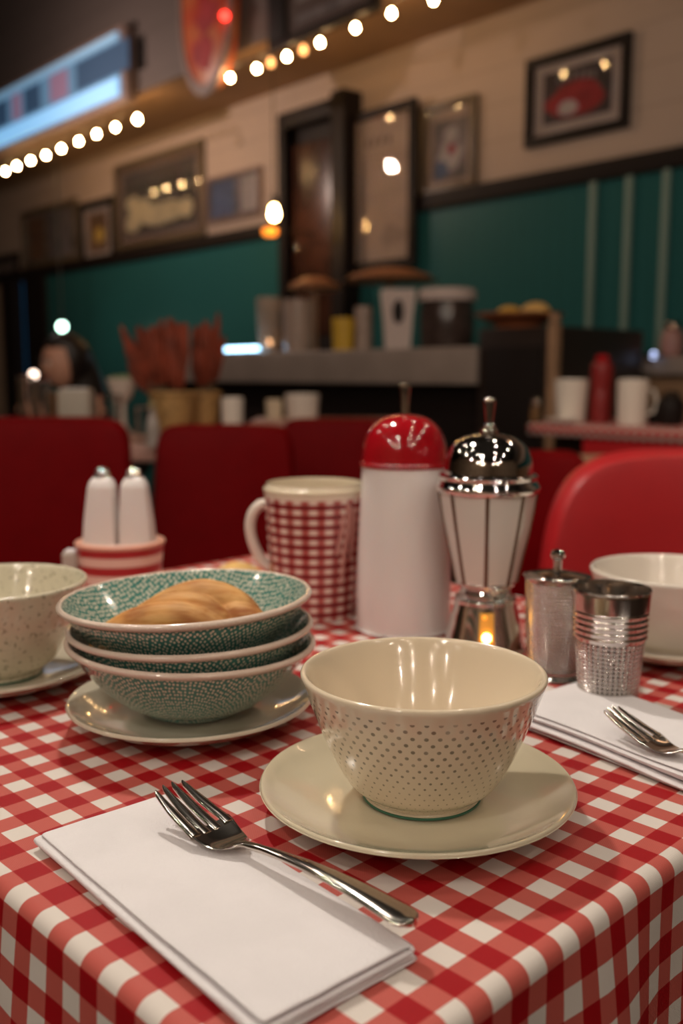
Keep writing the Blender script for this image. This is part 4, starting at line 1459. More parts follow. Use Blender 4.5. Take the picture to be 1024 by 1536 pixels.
# hands with fingers, loosely clasped below the chin
def hand(parent, wrist, direction, side):
    d = Vector(direction).normalized()
    s_ = Vector(side).normalized()
    n_ = d.cross(s_)
    w0 = Vector(wrist)
    V = [w0, w0 + d * .045, w0 + d * .085]
    E = [(0, 1), (1, 2)]
    R = [(.022, .016), (.036, .014), (.036, .012)]
    for k, (off, ln) in enumerate(((-.030, .070), (-.010, .078), (.010, .074), (.029, .058))):
        b0 = w0 + d * .088 + s_ * off
        i = len(V)
        V += [b0, b0 + d * ln * .5 + n_ * .010, b0 + d * ln * .75 + n_ * .032, b0 + d * ln * .7 + n_ * .05]
        E += [(2, i), (i, i + 1), (i + 1, i + 2), (i + 2, i + 3)]
        R += [.0095, .0088, .008, .007]
    i = len(V)
    V += [w0 + d * .03 - s_ * .034, w0 + d * .055 - s_ * .058 + n_ * .012, w0 + d * .085 - s_ * .06 + n_ * .025]
    E += [(1, i), (i, i + 1), (i + 1, i + 2)]
    R += [.012, .0105, .009]
    return skin_fig('hand', [tuple(v) for v in V], E, R, 1, M['skin'], parent)
hand(wom, (.0, -.26, SH + .0), (-.75, .25, .55), (.2, .9, .1))
hand(wom, (-.08, -.18, SH + .0), (-.45, -.15, .8), (.2, -.9, .1))
# her chair
q = on_far(150, 4.28, 0)
make_chair('dark red chair the seated woman sits on', (q.x, q.y, 0), TH + radians(-90), w_=.42, top=.80, bh=.32)

# ================================================================== NEAR TABLE
ANG = radians(45.7)
TC = (-0.005, 0.292)            # near corner of the table (right, ahead of the camera)
LA, LB = 0.865, 0.735
A0, B0 = 0.0190, 0.0040      # where the cloth starts to turn down, counted from the corner
rt = TH - ANG
corner = W(TC[0], TC[1], 0)
ax = Vector((cos(rt), sin(rt), 0))       # along the left front edge, towards the right
ay = Vector((-sin(rt), cos(rt), 0))
t = thing('dining_table', 'near dining table under the red and white checked cloth', 'table', corner, rt)
g = G(); g.box(-LA + .002, -A0 - .001, B0 + .001, LB - .002, TZ - .032, TZ - .0022, .004); g.build('tabletop', M['dark_wood'], t)
g = G(); g.lathe(crm([(0, 0), (.28, 0), (.27, .02), (.06, .05), (.04, .1), (.04, TZ - .07), (.14, TZ - .034), (0, TZ - .034)], 4), 40, c=(-LA / 2, LB / 2, 0)); g.build('pedestal', M['chair_leg'], t)

drop = 0.30
RB = 0.008
step = 0.0085
def axis_vals(L):
    v = []
    x = -drop
    while x < -0.02: v.append(x); x += 0.007
    while x < 0.035: v.append(x); x += 0.0016
    while x < L - .05: v.append(x); x += 0.02
    while x < L + drop: v.append(x); x += 0.012
    v.append(L + drop)
    return v
au, bv = axis_vals(LA), axis_vals(LB)
def cloth_pt(a, b):
    ca, cb = min(max(a, A0), LA), min(max(b, B0), LB)
    da, db = a - ca, b - cb
    rho = sqrt(da * da + db * db)
    if rho < 1e-9:
        z = 0.0004 * noise.noise(Vector((a * 9, b * 9, 3)))
        return (-a, b, z)
    ux, uy = da / rho, db / rho
    q = pi * RB / 2
    if rho < q:
        th = rho / RB
        o_, d_ = RB * sin(th), RB * (1 - cos(th))
    else:
        o_, d_ = RB + (rho - q) * 0.05, RB + (rho - q) * .998
    s_ = max(0, (rho - q)) / drop
    along = (cb if abs(da) > 0 and db == 0 else ca) if (da == 0 or db == 0) else 0
    if da and db:
        ph = atan2(db, da) * 3
        o_ += .02 * s_ * (1 + sin(ph * 2))
    else:
        o_ += (s_ ** .8) * (.012 * sin(along * 34 + 1.0) + .007 * sin(along * 61 + (2 if da else 0)))
    return (-(ca + ux * o_), cb + uy * o_, -d_)
rows, U = [], []
for a in au:
    rows.append([cloth_pt(a, b) for b in bv])
    U.append([(a, b + .0058 * max(0.0, min(1.0, 1 - b / .05))) for b in bv])
g = G()
g.quadgrid(rows, False, {'UVMap': U})
o = g.build('tablecloth', M['cloth'], None, (corner.x, corner.y, TZ), (0, 0, rt), angle=radians(180))
md = o.modifiers.new('thick', 'SOLIDIFY'); md.thickness = 0.0010; md.offset = -1
tag(o, 'red and white gingham tablecloth draped over the near table', 'tablecloth')


# ------------------------------------------------------------------ crockery
def T(x, y, z=0):
    return W(x, y, TZ + z + 0.0006)


def plate_prof(r, h=.018):
    f = r * .52
    return crm([(0, .0025), (f * .92, .0025), (f * .95, 0), (f * 1.0, 0), (f * 1.03, .002), (r * .80, h * .40), (r * .985, h * .90), (r, h * .99), (r * .992, h * 1.08), (r * .975, h * 1.06), (r * .90, h * .84), (r * .80, h * .62), (r * .68, h * .46), (r * .54, h * .37), (r * .3, .0060), (0, .0060)], 6)


def plate(label, loc, r, mt, h=.018, group=None):
    t = thing('saucer', label, 'saucer', loc, 0, group)
    g = G(); g.lathe(plate_prof(r, h), 128); g.build('dish', mt, t)
    return t


def bowl_prof(rf, R, h, wall=.0042, curve=.35):
    """starts inside at the centre, goes up over the rim and down outside to the foot"""
    def out(t_): # 0 foot .. 1 rim
        return rf + (R - rf) * (t_ ** .62) * 1.0
    pts = [(0, .010)]
    pts += [(rf * .75, .0105)]
    for k in range(1, 11):
        t_ = k / 10
        pts.append((out(t_) - wall, .012 + (h - .012) * t_ - (.001 if k == 10 else 0)))
    pts += [(R - wall * .5, h + .0012), (R, h - .0008)]
    for k in range(9, -1, -1):
        t_ = k / 10
        pts.append((out(t_), .004 + (h - .004) * t_))
    pts += [(rf * .985, .002), (rf * .97, 0), (rf * .9, 0), (rf * .88, .003), (0, .003)]
    return crm(pts, 4)


# main bowl on its saucer
plate('cream saucer under the dotted bowl, nearest the camera', T(.0451, .5507), .0938, M['cream_plate'])
q = T(.0487, .5562, .0068)
t = thing('dotted_bowl', 'cream bowl with a fine grid of dots on the nearest saucer', 'bowl', q)
bp_ = bowl_prof(.0360, .0733, .0775)
g = G(); g.lathe(bp_, 144); o = g.build('bowl_body', M['dot_bowl'], t, None, (0, 0, TH + radians(-90)))
g = G(); g.tube([(cos(2 * pi * k / 96) * .0352, sin(2 * pi * k / 96) * .0352, .0006) for k in range(97)], .0009, 6, caps=False); g.build('green_foot_line', M['green_line'], t)

# left bowl
plate('cream saucer under the speckled bowl at the left edge', T(-.297, .80), .0945, M['pale_plate'])
q = T(-.2925, .797, .0068)
t = thing('speckled_bowl', 'speckled cream bowl standing on the saucer at the left edge', 'bowl', q)
g = G(); g.lathe(bowl_prof(.036, .0755, .080), 112); g.build('bowl_body', M['speck_bowl'], t)
g = G(); g.tube([(cos(2 * pi * k / 96) * .0352, sin(2 * pi * k / 96) * .0352, .0006) for k in range(97)], .0009, 6, caps=False); g.build('green_foot_line', M['green_line'], t)

# right bowl
plate('plain cream saucer under the bowl at the right edge', T(.312, .880), .086, M['pale_plate'])
q = T(.311, .880, .0068)
t = thing('plain_bowl', 'plain off white bowl behind the steel tumbler at the right edge', 'bowl', q)
g = G(); g.lathe(bowl_prof(.046, .0775, .073), 112); g.build('bowl_body', M['plain_white'], t)
g = G(); g.tube([(cos(2 * pi * k / 96) * .045, sin(2 * pi * k / 96) * .045, .0006) for k in range(97)], .0009, 6, caps=False); g.build('foot_line', M['bronze'], t)

# stack of teal bowls
plate('cream saucer under the stack of teal bowls', T(-.1140, .7040), .0915, M['pale_plate'])
def teal_prof(rf, R, h):
    w_ = .0038
    def out(t_):
        return rf + (R - rf) * (t_ ** .60)
    pts = [(0, .009), (rf * .7, .0092)]
    for k in range(1, 11):
        t_ = k / 10
        pts.append((out(t_) - w_, .010 + (h - .010) * t_))
    pts += [(R - w_ * .4, h + .0018), (R + .0010, h + .0002), (R + .0004, h - .0022)]
    for k in range(9, -1, -1):
        t_ = k / 10
        pts.append((out(t_), .004 + (h - .004) * t_))
    pts += [(rf * .97, .001), (rf * .92, 0), (rf * .8, 0), (rf * .78, .003), (0, .003)]
    return crm(pts, 4)
tp = teal_prof(.038, .0925, .0540)
arc = 0; rim_arc = 0
for i in range(1, len(tp)):
    arc += sqrt((tp[i][0] - tp[i - 1][0]) ** 2 + (tp[i][1] - tp[i - 1][1]) ** 2)
    if abs(tp[i][0] - max(p[0] for p in tp)) < 1e-7: rim_arc = arc
M['teal_bowl'] = teal_dotted('teal_rimmed_glaze', rim_arc - .0055, rim_arc + .0052)
# roll tilts raise the right-hand side seen from the camera
def tilt(roll, pitch):
    return (Matrix.Rotation(TH, 4, 'Z') @ Matrix.Rotation(radians(-roll), 4, 'Y') @ Matrix.Rotation(radians(pitch), 4, 'X')).to_euler()
labs = [('bottom teal dotted bowl of the stack, resting on the saucer', T(-.1150, .7090, .0076), -1.9, 0, 1.0),
        ('middle teal dotted bowl of the stack', T(-.1130, .7090, .0195), 0.5, 0, .985),
        ('top teal dotted bowl of the stack, tilted and holding bread', T(-.1150, .7090, .0410), 1.9, 0, 1.01)]
for k, (lab, loc, rl_, pt_, sc) in enumerate(labs):
    t = thing('teal_bowl', lab, 'bowl', loc, 0, 'stacked teal bowls', rot=tilt(rl_, pt_))
    t.scale = (sc, sc, 1)
    if k == 0:
        g = G(); g.lathe(tp, 144); tb0 = g.build('bowl_body', M['teal_bowl'], t)
    else:
        c = tb0.copy(); COL.objects.link(c); c.parent = t; c.rotation_euler = (0, 0, k * 1.3)

# bread in the top bowl
def lobe(g, path, rad, flat=.75, seg=28):
    pts = [Vector(p) for p in path]
    cr_ = crm([tuple(p) for p in path], 6)
    n = len(cr_)
    R = []
    for i in range(n):
        f = i / (n - 1)
        R.append(rad * max(.06, sin(pi * (0.03 + .94 * f))) ** .55)
    g.tube(cr_, R, seg, flat)
t = thing('bread_roll', 'golden braided bread roll lying in the top teal bowl', 'bread', T(-.1200, .7080, .0700), 0, rot=tilt(3, 0))
t.scale = (1.10, 1.0, 1.0)
g = G()
# x right, y away from the viewer
lobe(g, [(-.056, -.020, -.012), (-.044, -.020, -.001), (-.016, -.020, .0095), (.014, -.022, .0075), (.040, -.030, -.012)], .0155, 1.0)   # front arch
lobe(g, [(-.040, -.004, .004), (-.014, -.002, .0150), (.014, -.006, .0150), (.036, -.016, .002)], .0120, 1.0)      # second fold
lobe(g, [(-.040, .014, -.002), (-.014, .016, .0120), (.014, .014, .0190), (.040, .006, .009), (.054, -.004, -.010)], .0150, 1.0)      # back arch
lobe(g, [(.024, .006, .010), (.044, -.006, .004), (.060, -.018, -.010)], .0135, 1.0)                                               # right end
lobe(g, [(-.054, -.042, -.012), (-.036, -.045, -.0065), (-.010, -.048, -.013)], .0095, 1.2)                                           # small front lobe
lobe(g, [(-.034, .028, -.008), (.0, .034, -.004), (.040, .022, -.008)], .016, .9)
o = g.build('crust', M['bread'], t, angle=radians(180))
rm = o.modifiers.new('remesh', 'REMESH'); rm.mode = 'VOXEL'; rm.voxel_size = .0009; rm.use_smooth_shade = True
sm_ = o.modifiers.new('smooth', 'SMOOTH'); sm_.iterations = 1; sm_.factor = .5
tx = bpy.data.textures.new('crust_wrinkle', 'CLOUDS'); tx.noise_scale = .012
dm = o.modifiers.new('wrinkle', 'DISPLACE'); dm.texture = tx; dm.strength = .0010; dm.mid_level = .5

# second bun seen behind the stack
g = G(); g.sphere((0, 0, .022), .03, 1.15, 1, .75, 32, 20, lambda p: 1 + .05 * noise.noise(p * 2))
o = g.build('bread_bun', M['bun'], None, T(-.118, 1.08, .0))
ob_z = dep(360, 844, 1.08).z - TZ
o.scale = (1, 1, ob_z / .0445)
tag(o, 'pale yellow bun just showing behind the stack of teal bowls', 'bun')

# ------------------------------------------------------------------ checked mug
MY = 1.04
q = T((471 - 512) / 1458 * MY, MY)
mtop = dep(470, 731, MY).z - TZ
HM = mtop
M['mug'] = mug_check('checked_mug_glaze_fit', HM)
t = thing('checked_mug', 'tall red and white checked mug behind the teal bowls', 'mug', q, TH)
R0, R1 = .0475, .0555
w_ = .0042
g = G()
g.lathe(crm([(0, .006), (R0 - .008, .0065), (R0 - w_, .012), ((R0 + R1) / 2 - w_, HM / 2), (R1 - w_, HM - .001), (R1 - w_ / 2, HM + .001), (R1, HM - .001), (R1, HM - .001), ((R0 + R1) / 2, HM / 2), (R0, .006), (R0 - .001, .002), (R0 - .004, 0), (R0 - .007, 0), (R0 - .008, .003), (0, .003)], 5), 112)
g.build('mug_body', M['mug'], t)
# the inside and rim are plain cream: a liner part
g = G()
g.lathe(crm([(0, .0075), (R0 - .009, .008), (R0 - w_ - .0004, .013), ((R0 + R1) / 2 - w_ - .0004, HM / 2), (R1 - w_ - .0004, HM - .001), (R1 - w_ / 2, HM + .0018), (R1 + .0004, HM - .001), (R1 + .0004, HM - .0045)], 5), 112)
g.build('cream_lining', M['cream'], t)
def hp(px, py):
    p = dep(px, py, MY)
    v = p - q
    return (v.x * cos(TH) + v.y * sin(TH), 0, p.z - q.z)
g = G()
g.tube(crm([hp(404, 757), hp(391, 757), hp(379, 770), hp(375, 792), hp(381, 818), hp(394, 842), hp(409, 852)], 5), .0060, 16, 1.3)
g.build('handle', M['handle_white'], t)
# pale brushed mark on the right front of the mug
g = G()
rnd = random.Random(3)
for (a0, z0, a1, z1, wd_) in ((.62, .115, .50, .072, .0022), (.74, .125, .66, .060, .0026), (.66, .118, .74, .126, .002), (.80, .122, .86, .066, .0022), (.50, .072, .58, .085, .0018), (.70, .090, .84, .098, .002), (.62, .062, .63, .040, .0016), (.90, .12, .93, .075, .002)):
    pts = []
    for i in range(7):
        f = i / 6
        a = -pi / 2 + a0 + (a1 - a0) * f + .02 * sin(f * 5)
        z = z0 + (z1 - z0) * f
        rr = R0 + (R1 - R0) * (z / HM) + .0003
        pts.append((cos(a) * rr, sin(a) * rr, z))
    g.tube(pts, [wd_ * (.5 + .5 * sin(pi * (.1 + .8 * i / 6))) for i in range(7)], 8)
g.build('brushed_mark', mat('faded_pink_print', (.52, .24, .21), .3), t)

# ------------------------------------------------------------------ red domed white dispenser
JY = .975
q = W((607 - 512) / 1458 * JY + .0005, JY, TZ + .0006)
def jr(px0, px1, y=JY): return (px1 - px0) / 2 * y / 1458
def jz(py, y=JY): return dep(608, py, y).z - TZ
Jb, Jt = .0488, .0432
zt = jz(697)
t = thing('straw_dispenser', 'tall white dispenser with a glossy red dome lid between mug and chrome lamp', 'dispenser', q, TH)
g = G()
g.lathe(crm([(0, 0), (Jb - .003, 0), (Jb, .003), (Jb, .003), (Jb * .99, zt * .3), ((Jb + Jt) / 2, zt * .65), (Jt, zt), (Jt, zt), (0, zt)], 6), 112)
g.build('white_body', M['white_plastic'], t)
zd = jz(622) 
hd = zd - zt
g = G()
g.lathe(crm([(Jt - .002, zt - .002), (Jt + .0016, zt - .002), (Jt + .0022, zt), (Jt + .0016, zt + .0022), (Jt + .0002, zt + .003), (Jt * .995, zt + hd * .12), (Jt * .955, zt + hd * .42), (Jt * .82, zt + hd * .70), (Jt * .58, zt + hd * .89), (Jt * .30, zt + hd * .98), (0, zt + hd)], 8), 112)
g.build('red_dome_lid', M['red_plastic'], t)
zk = jz(575)
g = G()
g.lathe(crm([(.0042, zd - .001), (.0042, zd + .001), (.0042, zd + .001), (.0043, zd + (zk - zd) * .35), (.0050, zd + (zk - zd) * .7), (.0056, zk - .004), (.0048, zk - .001), (0, zk)], 5), 32)
g.build('metal_knob', M['steel'], t)

# ------------------------------------------------------------------ chrome lantern
LY = .90
def lx(px): return (px - 512) / 1458 * LY
def lz(py): return dep(735, py, LY).z - TZ
def lw(n): return n * LY / 1458
q = W(lx(735), LY, TZ + .0006)
t = thing('table_lamp', 'chrome domed lantern with milk glass panels beside the white dispenser', 'lantern', q, TH)
NS = 8
z_r, z_b = lz(735), lz(872)
Rt, Rbm = lw(73), lw(45)
# panelled shade: 8 flat-ish glass panels
def octf(a, r, z):
    sec = pi / NS
    aa = ((a + .15) % (2 * sec)) - sec
    k = cos(sec) / cos(aa)
    return .55 + .45 * (k / cos(sec) * .97)
g = G(); g.lathe(crm([(0, z_b), (Rbm, z_b), (Rbm, z_b), (Rbm + (Rt - Rbm) * .36, z_b + (z_r - z_b) * .33), (Rbm + (Rt - Rbm) * .70, z_b + (z_r - z_b) * .66), (Rt, z_r), (Rt, z_r), (0, z_r)], 5), 128, sq=octf)
g.build('milk_glass_shade', M['milk_glass'], t)
for k in range(NS):
    a = 2 * pi * k / NS - .15
    g = G()
    pts = []
    for i in range(9):
        f = i / 8
        rr = (Rbm + (Rt - Rbm) * (f * 1.06 - .06 * f * f)) * 1.015
        pts.append((cos(a) * rr, sin(a) * rr, z_b + (z_r - z_b) * f))
    g.tube(pts, .0019, 10, 1.0)
    g.build('rib', M['bronze'], t)
g = G()
zz = z_r
ru, rlow = lw(78), lw(70)
g.lathe(crm([(Rt * .9, zz - .001), (rlow + .002, zz - .003), (ru, zz + .000), (ru + .0005, zz + .003), (ru - .001, zz + .0055), (rlow + .003, zz + .0075), (rlow + .002, zz + .010), (rlow + .003, zz + .0135), (rlow - .001, zz + .0155), (Rt * .8, zz + .016)], 6), 112)
g.build('brim', M['chrome'], t)
zd0, zd1 = zz + .014, lz(650)
hd = zd1 - zd0
Rd = lw(67)
g = G()
g.lathe(crm([(Rd * .995, zd0 - .002), (Rd, zd0 + hd * .12), (Rd * .97, zd0 + hd * .38), (Rd * .84, zd0 + hd * .67), (Rd * .60, zd0 + hd * .88), (Rd * .30, zd0 + hd * .975), (0, zd1)], 8), 112)
g.build('chrome_dome', M['dark_chrome'], t)
zk = lz(596)
g = G()
h_ = zk - zd1
g.lathe(crm([(.0078, zd1 - .001), (.0078, zd1 + .003), (.0050, zd1 + .0045), (.0056, zd1 + .0065), (.0038, zd1 + .009), (.0036, zd1 + .010), (.0042, zd1 + h_ * .5), (.0054, zd1 + h_ * .80), (.0056, zd1 + h_ * .9), (.0040, zk - .001), (0, zk)], 5), 32)
g.build('metal_knob', M['steel'], t)
g = G()
zw = lz(893)
g.lathe(crm([(Rbm * .7, z_b + .001), (Rbm * .98, z_b + .001), (Rbm * .98, z_b - .003), (Rbm * .80, z_b - .005), (Rbm * .84, z_b - .0075), (Rbm * .88, z_b - .010), (Rbm * .80, zw + .003), (Rbm * .95, zw), (Rbm * 1.0, zw - .003), (Rbm * .6, zw - .003)], 6), 96)
g.build('collar', M['chrome'], t)
Rfoot = lw(63)
g = G()
g.lathe(crm([(Rbm * .7, zw - .001), (Rbm * 1.02, zw - .001), (Rbm * 1.05, zw - .006), (Rbm * 1.05, zw - .006), ((Rbm + Rfoot) / 2 * 1.03, zw * .45), (Rfoot, .004), (Rfoot, .004), (Rfoot - .002, 0), (0, 0)], 6), 64)
g.build('flared_base', M['chrome'], t)
g = G()   # little amber window with a glowing bulb on the front of the base
aw = radians(-96)
def bw_pt(a, z, off=.0008):
    f = (z / zw)
    rr = Rfoot + (Rbm * 1.05 - Rfoot) * f + off
    return (cos(a) * rr, sin(a) * rr, z)
rows = []
for i in range(9):
    z = .010 + (zw - .020) * i / 8
    rows.append([bw_pt(aw + (-.20 + .40 * k / 8), z, .0014 + .0012 * sin(pi * k / 8)) for k in range(9)])
g.quadgrid(rows)
o = g.build('amber_window', mat('amber_window_glass', (.50, .24, .05), .15, emit=(1, .42, .06), es=.30), t)
md = o.modifiers.new('thick', 'SOLIDIFY'); md.thickness = .001
g = G()
c = bw_pt(aw, dep(722, 942, LY).z - TZ, .0034)
g.sphere(c, .0042, seg=16, rings=10); g.build('glowing_bulb', M['flame'], t)
g = G(); g.sphere(bw_pt(aw - .06, dep(720, 914, LY).z - TZ, .0034), .0022, seg=12, rings=8); g.build('small_glow', M['amber'], t)
# beaded clasp hanging at the waist
g = G()
rnd = random.Random(5)
for k in range(26):
    a = radians(-80) + rnd.uniform(-.1, .75)
    z = z_b - rnd.uniform(.0, .018)
    rr = Rbm * rnd.uniform(.86, 1.02)
    g.sphere((cos(a) * rr, sin(a) * rr, z), rnd.uniform(.0015, .0028), seg=10, rings=6)
g.build('beaded_trim', M['steel'], t)

# ------------------------------------------------------------------ ribbed canister
KY = .815
def kz(py, px=845): return dep(px, py, KY).z - TZ
q = W((845 - 512) / 1458 * KY, KY, TZ + .0006)
Rk = 49 * KY / 1458
hk = kz(864)
Rkb = 43.5 * KY / 1458
M['canister'] = ribbed_metal('ribbed_steel', .004, hk - .004, 60, .0030, strength=.8, dist=.0008)
t = thing('sugar_canister', 'ribbed steel canister with a small round knob lid left of the tumbler', 'canister', q, TH)
g = G(); g.lathe(crm([(0, 0), (Rkb * 1.05, 0), (Rkb * 1.06, .003), (Rkb * .97, .007), (Rkb * .98, .012), (Rk * .95, hk * .5), (Rk * .98, hk - .004), (Rk, hk - .001), (Rk * .98, hk), (0, hk)], 6), 96)
g.build('canister_body', M['canister'], t)
g = G(); g.lathe(crm([(0, hk + .004), (Rk * .3, hk + .0038), (Rk * .75, hk + .002), (Rk * .93, hk + .0005), (Rk * .93, hk - .001)], 5), 72)
g.build('lid', M['steel'], t)
kt = kz(824)
g = G(); g.lathe(crm([(.0048, hk + .003), (.0036, hk + .005), (.0036, kt - .010), (.0052, kt - .0085), (.0062, kt - .0055), (.0052, kt - .002), (.0025, kt - .0008), (0, kt)], 5), 32)
g.build('lid_knob', M['chrome'], t)

# ------------------------------------------------------------------ tumbler
UY = .740
def uz(py, px=932): return dep(px, py, UY).z - TZ
q = W((930 - 512) / 1458 * UY, UY, TZ + .0006)
Ru, Rub = 60.5 * UY / 1458, 46 * UY / 1458
hu = uz(884)
z1, z2 = uz(955), uz(912)
M['tumbler'] = ribbed_metal('hammered_steel', .002, z1 - .001, 40, .0034, strength=1.0, dist=.0010, diag=True)
t = thing('steel_tumbler', 'open steel tumbler with ridged band and knurled sides beside the right napkin', 'tumbler', q, TH + .3)
prof = [(0, .004), (Rub - .004, .004), (Rub * .97, z1 * .5), (Ru * .9, z2), (Ru - .0012, hu), (Ru - .0004, hu + .0004), (Ru, hu), (Ru, hu), (Ru * .975, z2 + .001), (Ru * .97, z2)]
n_r = 5
for k in range(n_r):
    za = z2 - (z2 - z1) * k / n_r
    dz = (z2 - z1) / n_r
    rr = Ru * (.965 - .006 * k)
    prof += [(rr * .985, za - dz * .12), (rr * 1.008, za - dz * .5), (rr * .985, za - dz * .9)]
prof += [(Ru * .90, z1 - .001), (Ru * .885, z1 - .003), (Rub * 1.06, z1 * .5), (Rub, .004), (Rub - .001, .001), (Rub - .003, 0), (0, 0)]
g = G(); g.lathe(crm(prof, 4), 112)
g.build('tumbler_body', M['tumbler'], t)
g = G(); g.tube([(cos(2 * pi * k / 96) * (Ru - .0006), sin(2 * pi * k / 96) * (Ru - .0006), hu) for k in range(97)], .0007, 8, caps=False); g.build('rolled_rim', M['chrome'], t)

# ------------------------------------------------------------------ striped caddy with two shakers
CYd = 1.13
def cz(py): return dep(172, py, CYd).z - TZ
def cw(n): return n * CYd / 1458
q = W((172 - 512) / 1458 * CYd, CYd, TZ + .0006)
hc = cz(812)
Rc = cw(67)
def hexf(a, r, z):
    n_ = 4
    sec = pi / n_
    aa = ((a + sec) % (2 * sec)) - sec
    return .93 + .07 * (1 / cos(aa))  - .0
M['caddy'] = banded('red_white_bands', hc / 3.02, (0.72, 0.50, 0.42), (0.36, 0.012, 0.016), .16, 0.06)
t = thing('shaker_caddy', 'red and white striped ceramic caddy holding two white shakers', 'caddy', q, TH - radians(90))
g = G()
rc2 = Rc * .92
g.lathe(crm([(0, 0), (rc2 - .002, 0), (rc2, .003), (rc2, .003), (rc2 * 1.01, hc * .5), (Rc * .985, hc - .006), (Rc, hc - .004), (Rc, hc), (Rc, hc), (Rc - .006, hc + .0006), (Rc - .008, hc - .001), (Rc - .008, .02), (0, .02)], 5), 96, sq=hexf)
g.build('striped_box', M['caddy'], t)
g = G()
g.lathe(crm([(Rc + .0004, hc - .0035), (Rc + .0006, hc + .0004), (Rc - .004, hc + .0016), (Rc - .0085, hc + .0005), (Rc * .3, hc - .003), (0, hc - .003)], 5), 96, sq=hexf)
g.build('pale_rim', mat('terracotta_pink_glaze', (.62, .30, .22), .3), t)
hs = dep(172, 716, CYd).z - TZ - hc + .003
sw = cw(37)
def roundsq(a, r, z):
    return 1 / max(abs(cos(a)), abs(sin(a))) * .5 + .5
for k, (dx, lab, tw_) in enumerate(((-.0215, 'left white tapered shaker standing in the striped caddy', 2), (.0215, 'right white tapered shaker standing in the striped caddy', -2))):
    s0 = W((172 - 512) / 1458 * CYd + dx, CYd, TZ + hc - .0016)
    if k == 0:
        s_ = thing('salt_shaker', lab, 'shaker', s0, TH, 'white shakers in the caddy', rot=(Matrix.Rotation(TH, 4, 'Z') @ Matrix.Rotation(radians(2), 4, 'Y')).to_euler())
        g = G()
        g.lathe(crm([(0, 0), (sw * .70, 0), (sw * .74, .004), (sw * .70, hs * .35), (sw * .60, hs * .72), (sw * .55, hs * .86), (sw * .42, hs * .955), (sw * .22, hs), (0, hs)], 6), 64, sq=roundsq)
        g.build('shaker_body', M['white_plastic'], s_)
        g = G()
        g.lathe(crm([(sw * .34, hs - .003), (sw * .36, hs + .001), (sw * .28, hs + .003), (sw * .30, hs + .0065), (sw * .22, hs + .0095), (0, hs + .0105)], 5), 40)
        g.build('chrome_cap', M['chrome'], s_)
        sh0 = s_
    else:
        s_ = dup(sh0, loc=s0, label=lab)
        s_.rotation_euler = (Matrix.Rotation(TH, 4, 'Z') @ Matrix.Rotation(radians(-2), 4, 'Y')).to_euler()

# small pale sugar box behind the caddy, half hidden by the left bowl
q = W((97 - 512) / 1458 * 1.12, 1.12, TZ + .0006)
t = thing('sugar_packet_holder', 'small pale block shaped holder left of the striped caddy', 'holder', q, TH)
hh = dep(97, 828, 1.12).z - TZ
g = G(); g.box(-.009, .009, -.012, .012, 0, hh, .002); g.build('holder_body', mat('pale_grey_plastic', (.42, .36, .31), .5), t)
g = G(); g.box(-.007, .007, -.009, .009, hh, hh + .002, .0005); g.build('paper_packets', M['napkin'], t)
# cream cup glimpsed between mug and dispenser
q = on_far(541, 2.0, 0)
zt_ = .80

# ------------------------------------------------------------------ napkins
def folded_napkin(label, loc, rotz, Wd, Ln, layers, th, jitter, seed, wave=.0, right_open=True):
    """accordion-folded cloth: local x = length, local y = width; folds run along x"""
    rnd = random.Random(seed)
    # cross-section path in (y,z)
    path = []
    z = th * .6
    for k in range(layers):
        y0 = -Wd / 2 + rnd.uniform(0, jitter)
        y1 = Wd / 2 - rnd.uniform(0, jitter)
        a_, b_ = (y0, y1) if k % 2 == 0 else (y1, y0)
        zs = z + k * th * 1.28
        nn = 12
        for i in range(nn + 1):
            f = i / nn
            path.append((a_ + (b_ - a_) * f, zs + rnd.uniform(-.00008, .00008)))
        if k < layers - 1:
            sgn = 1 if b_ > 0 else -1
            rb = th * .64
            for i in range(1, 5):
                an = -pi / 2 + pi * i / 5
                path.append((b_ + sgn * cos(an) * rb * 1.1, zs + rb + sin(an) * rb))
    nx = 40
    rows = []
    for j in range(nx + 1):
        f = j / nx
        x = -Ln / 2 + Ln * f
        row = []
        for (y, z_) in path:
            lay = z_ / (th * 1.28)
            ex = (noise.noise(Vector((lay * 2.1, 7, seed))) * .003) * (1 if f > .5 else -1) * abs(f - .5) * 2
            dz = wave * noise.noise(Vector((x * 9, y * 9, lay * .4 + seed))) * min(1, z_ / (th * 2))
            dy = .0012 * noise.noise(Vector((x * 14, lay * 1.3, seed)))
            row.append((x + ex, y + dy, max(th * .5, z_ + dz)))
        rows.append(row)
    g = G()
    g.quadgrid(rows)
    t = thing('folded_napkin', label, 'napkin', loc, rotz, 'folded white napkins')
    o = g.build('cloth', M['napkin'], t, angle=radians(180))
    md = o.modifiers.new('thick', 'SOLIDIFY'); md.thickness = th; md.offset = 0
    bv_ = sub(o, 1)
    return t, (z + (layers - 1) * th * 1.28 + th / 2)


# corner pixels of the top face: left, back, front, right
NT = .0018
nL, nB, nF, nR = at(47, 1272, TZ + .007), at(256, 1176, TZ + .007), at(408, 1534, TZ + .007), at(618, 1436, TZ + .007)
cen = (nL + nB + nF + nR) / 4
dirx = ((nF + nR) - (nL + nB)) / 2
diry = ((nB + nR) - (nL + nF)) / 2
rz = atan2(dirx.y, dirx.x)
cen.z = TZ + .0006
nap1, ntop1 = folded_napkin('folded white napkin under the fork at the lower left', cen, rz, diry.length, dirx.length, 4, NT, .0045, 3, .0012)
# right napkin
d2 = radians(48 - 54)
c2_ = W(.2260, .640, TZ + .0006)
nap2, ntop2 = folded_napkin('folded white napkin under the small fork at the right', c2_, d2, .100, .230, 6, .0016, .006, 8, .0030)


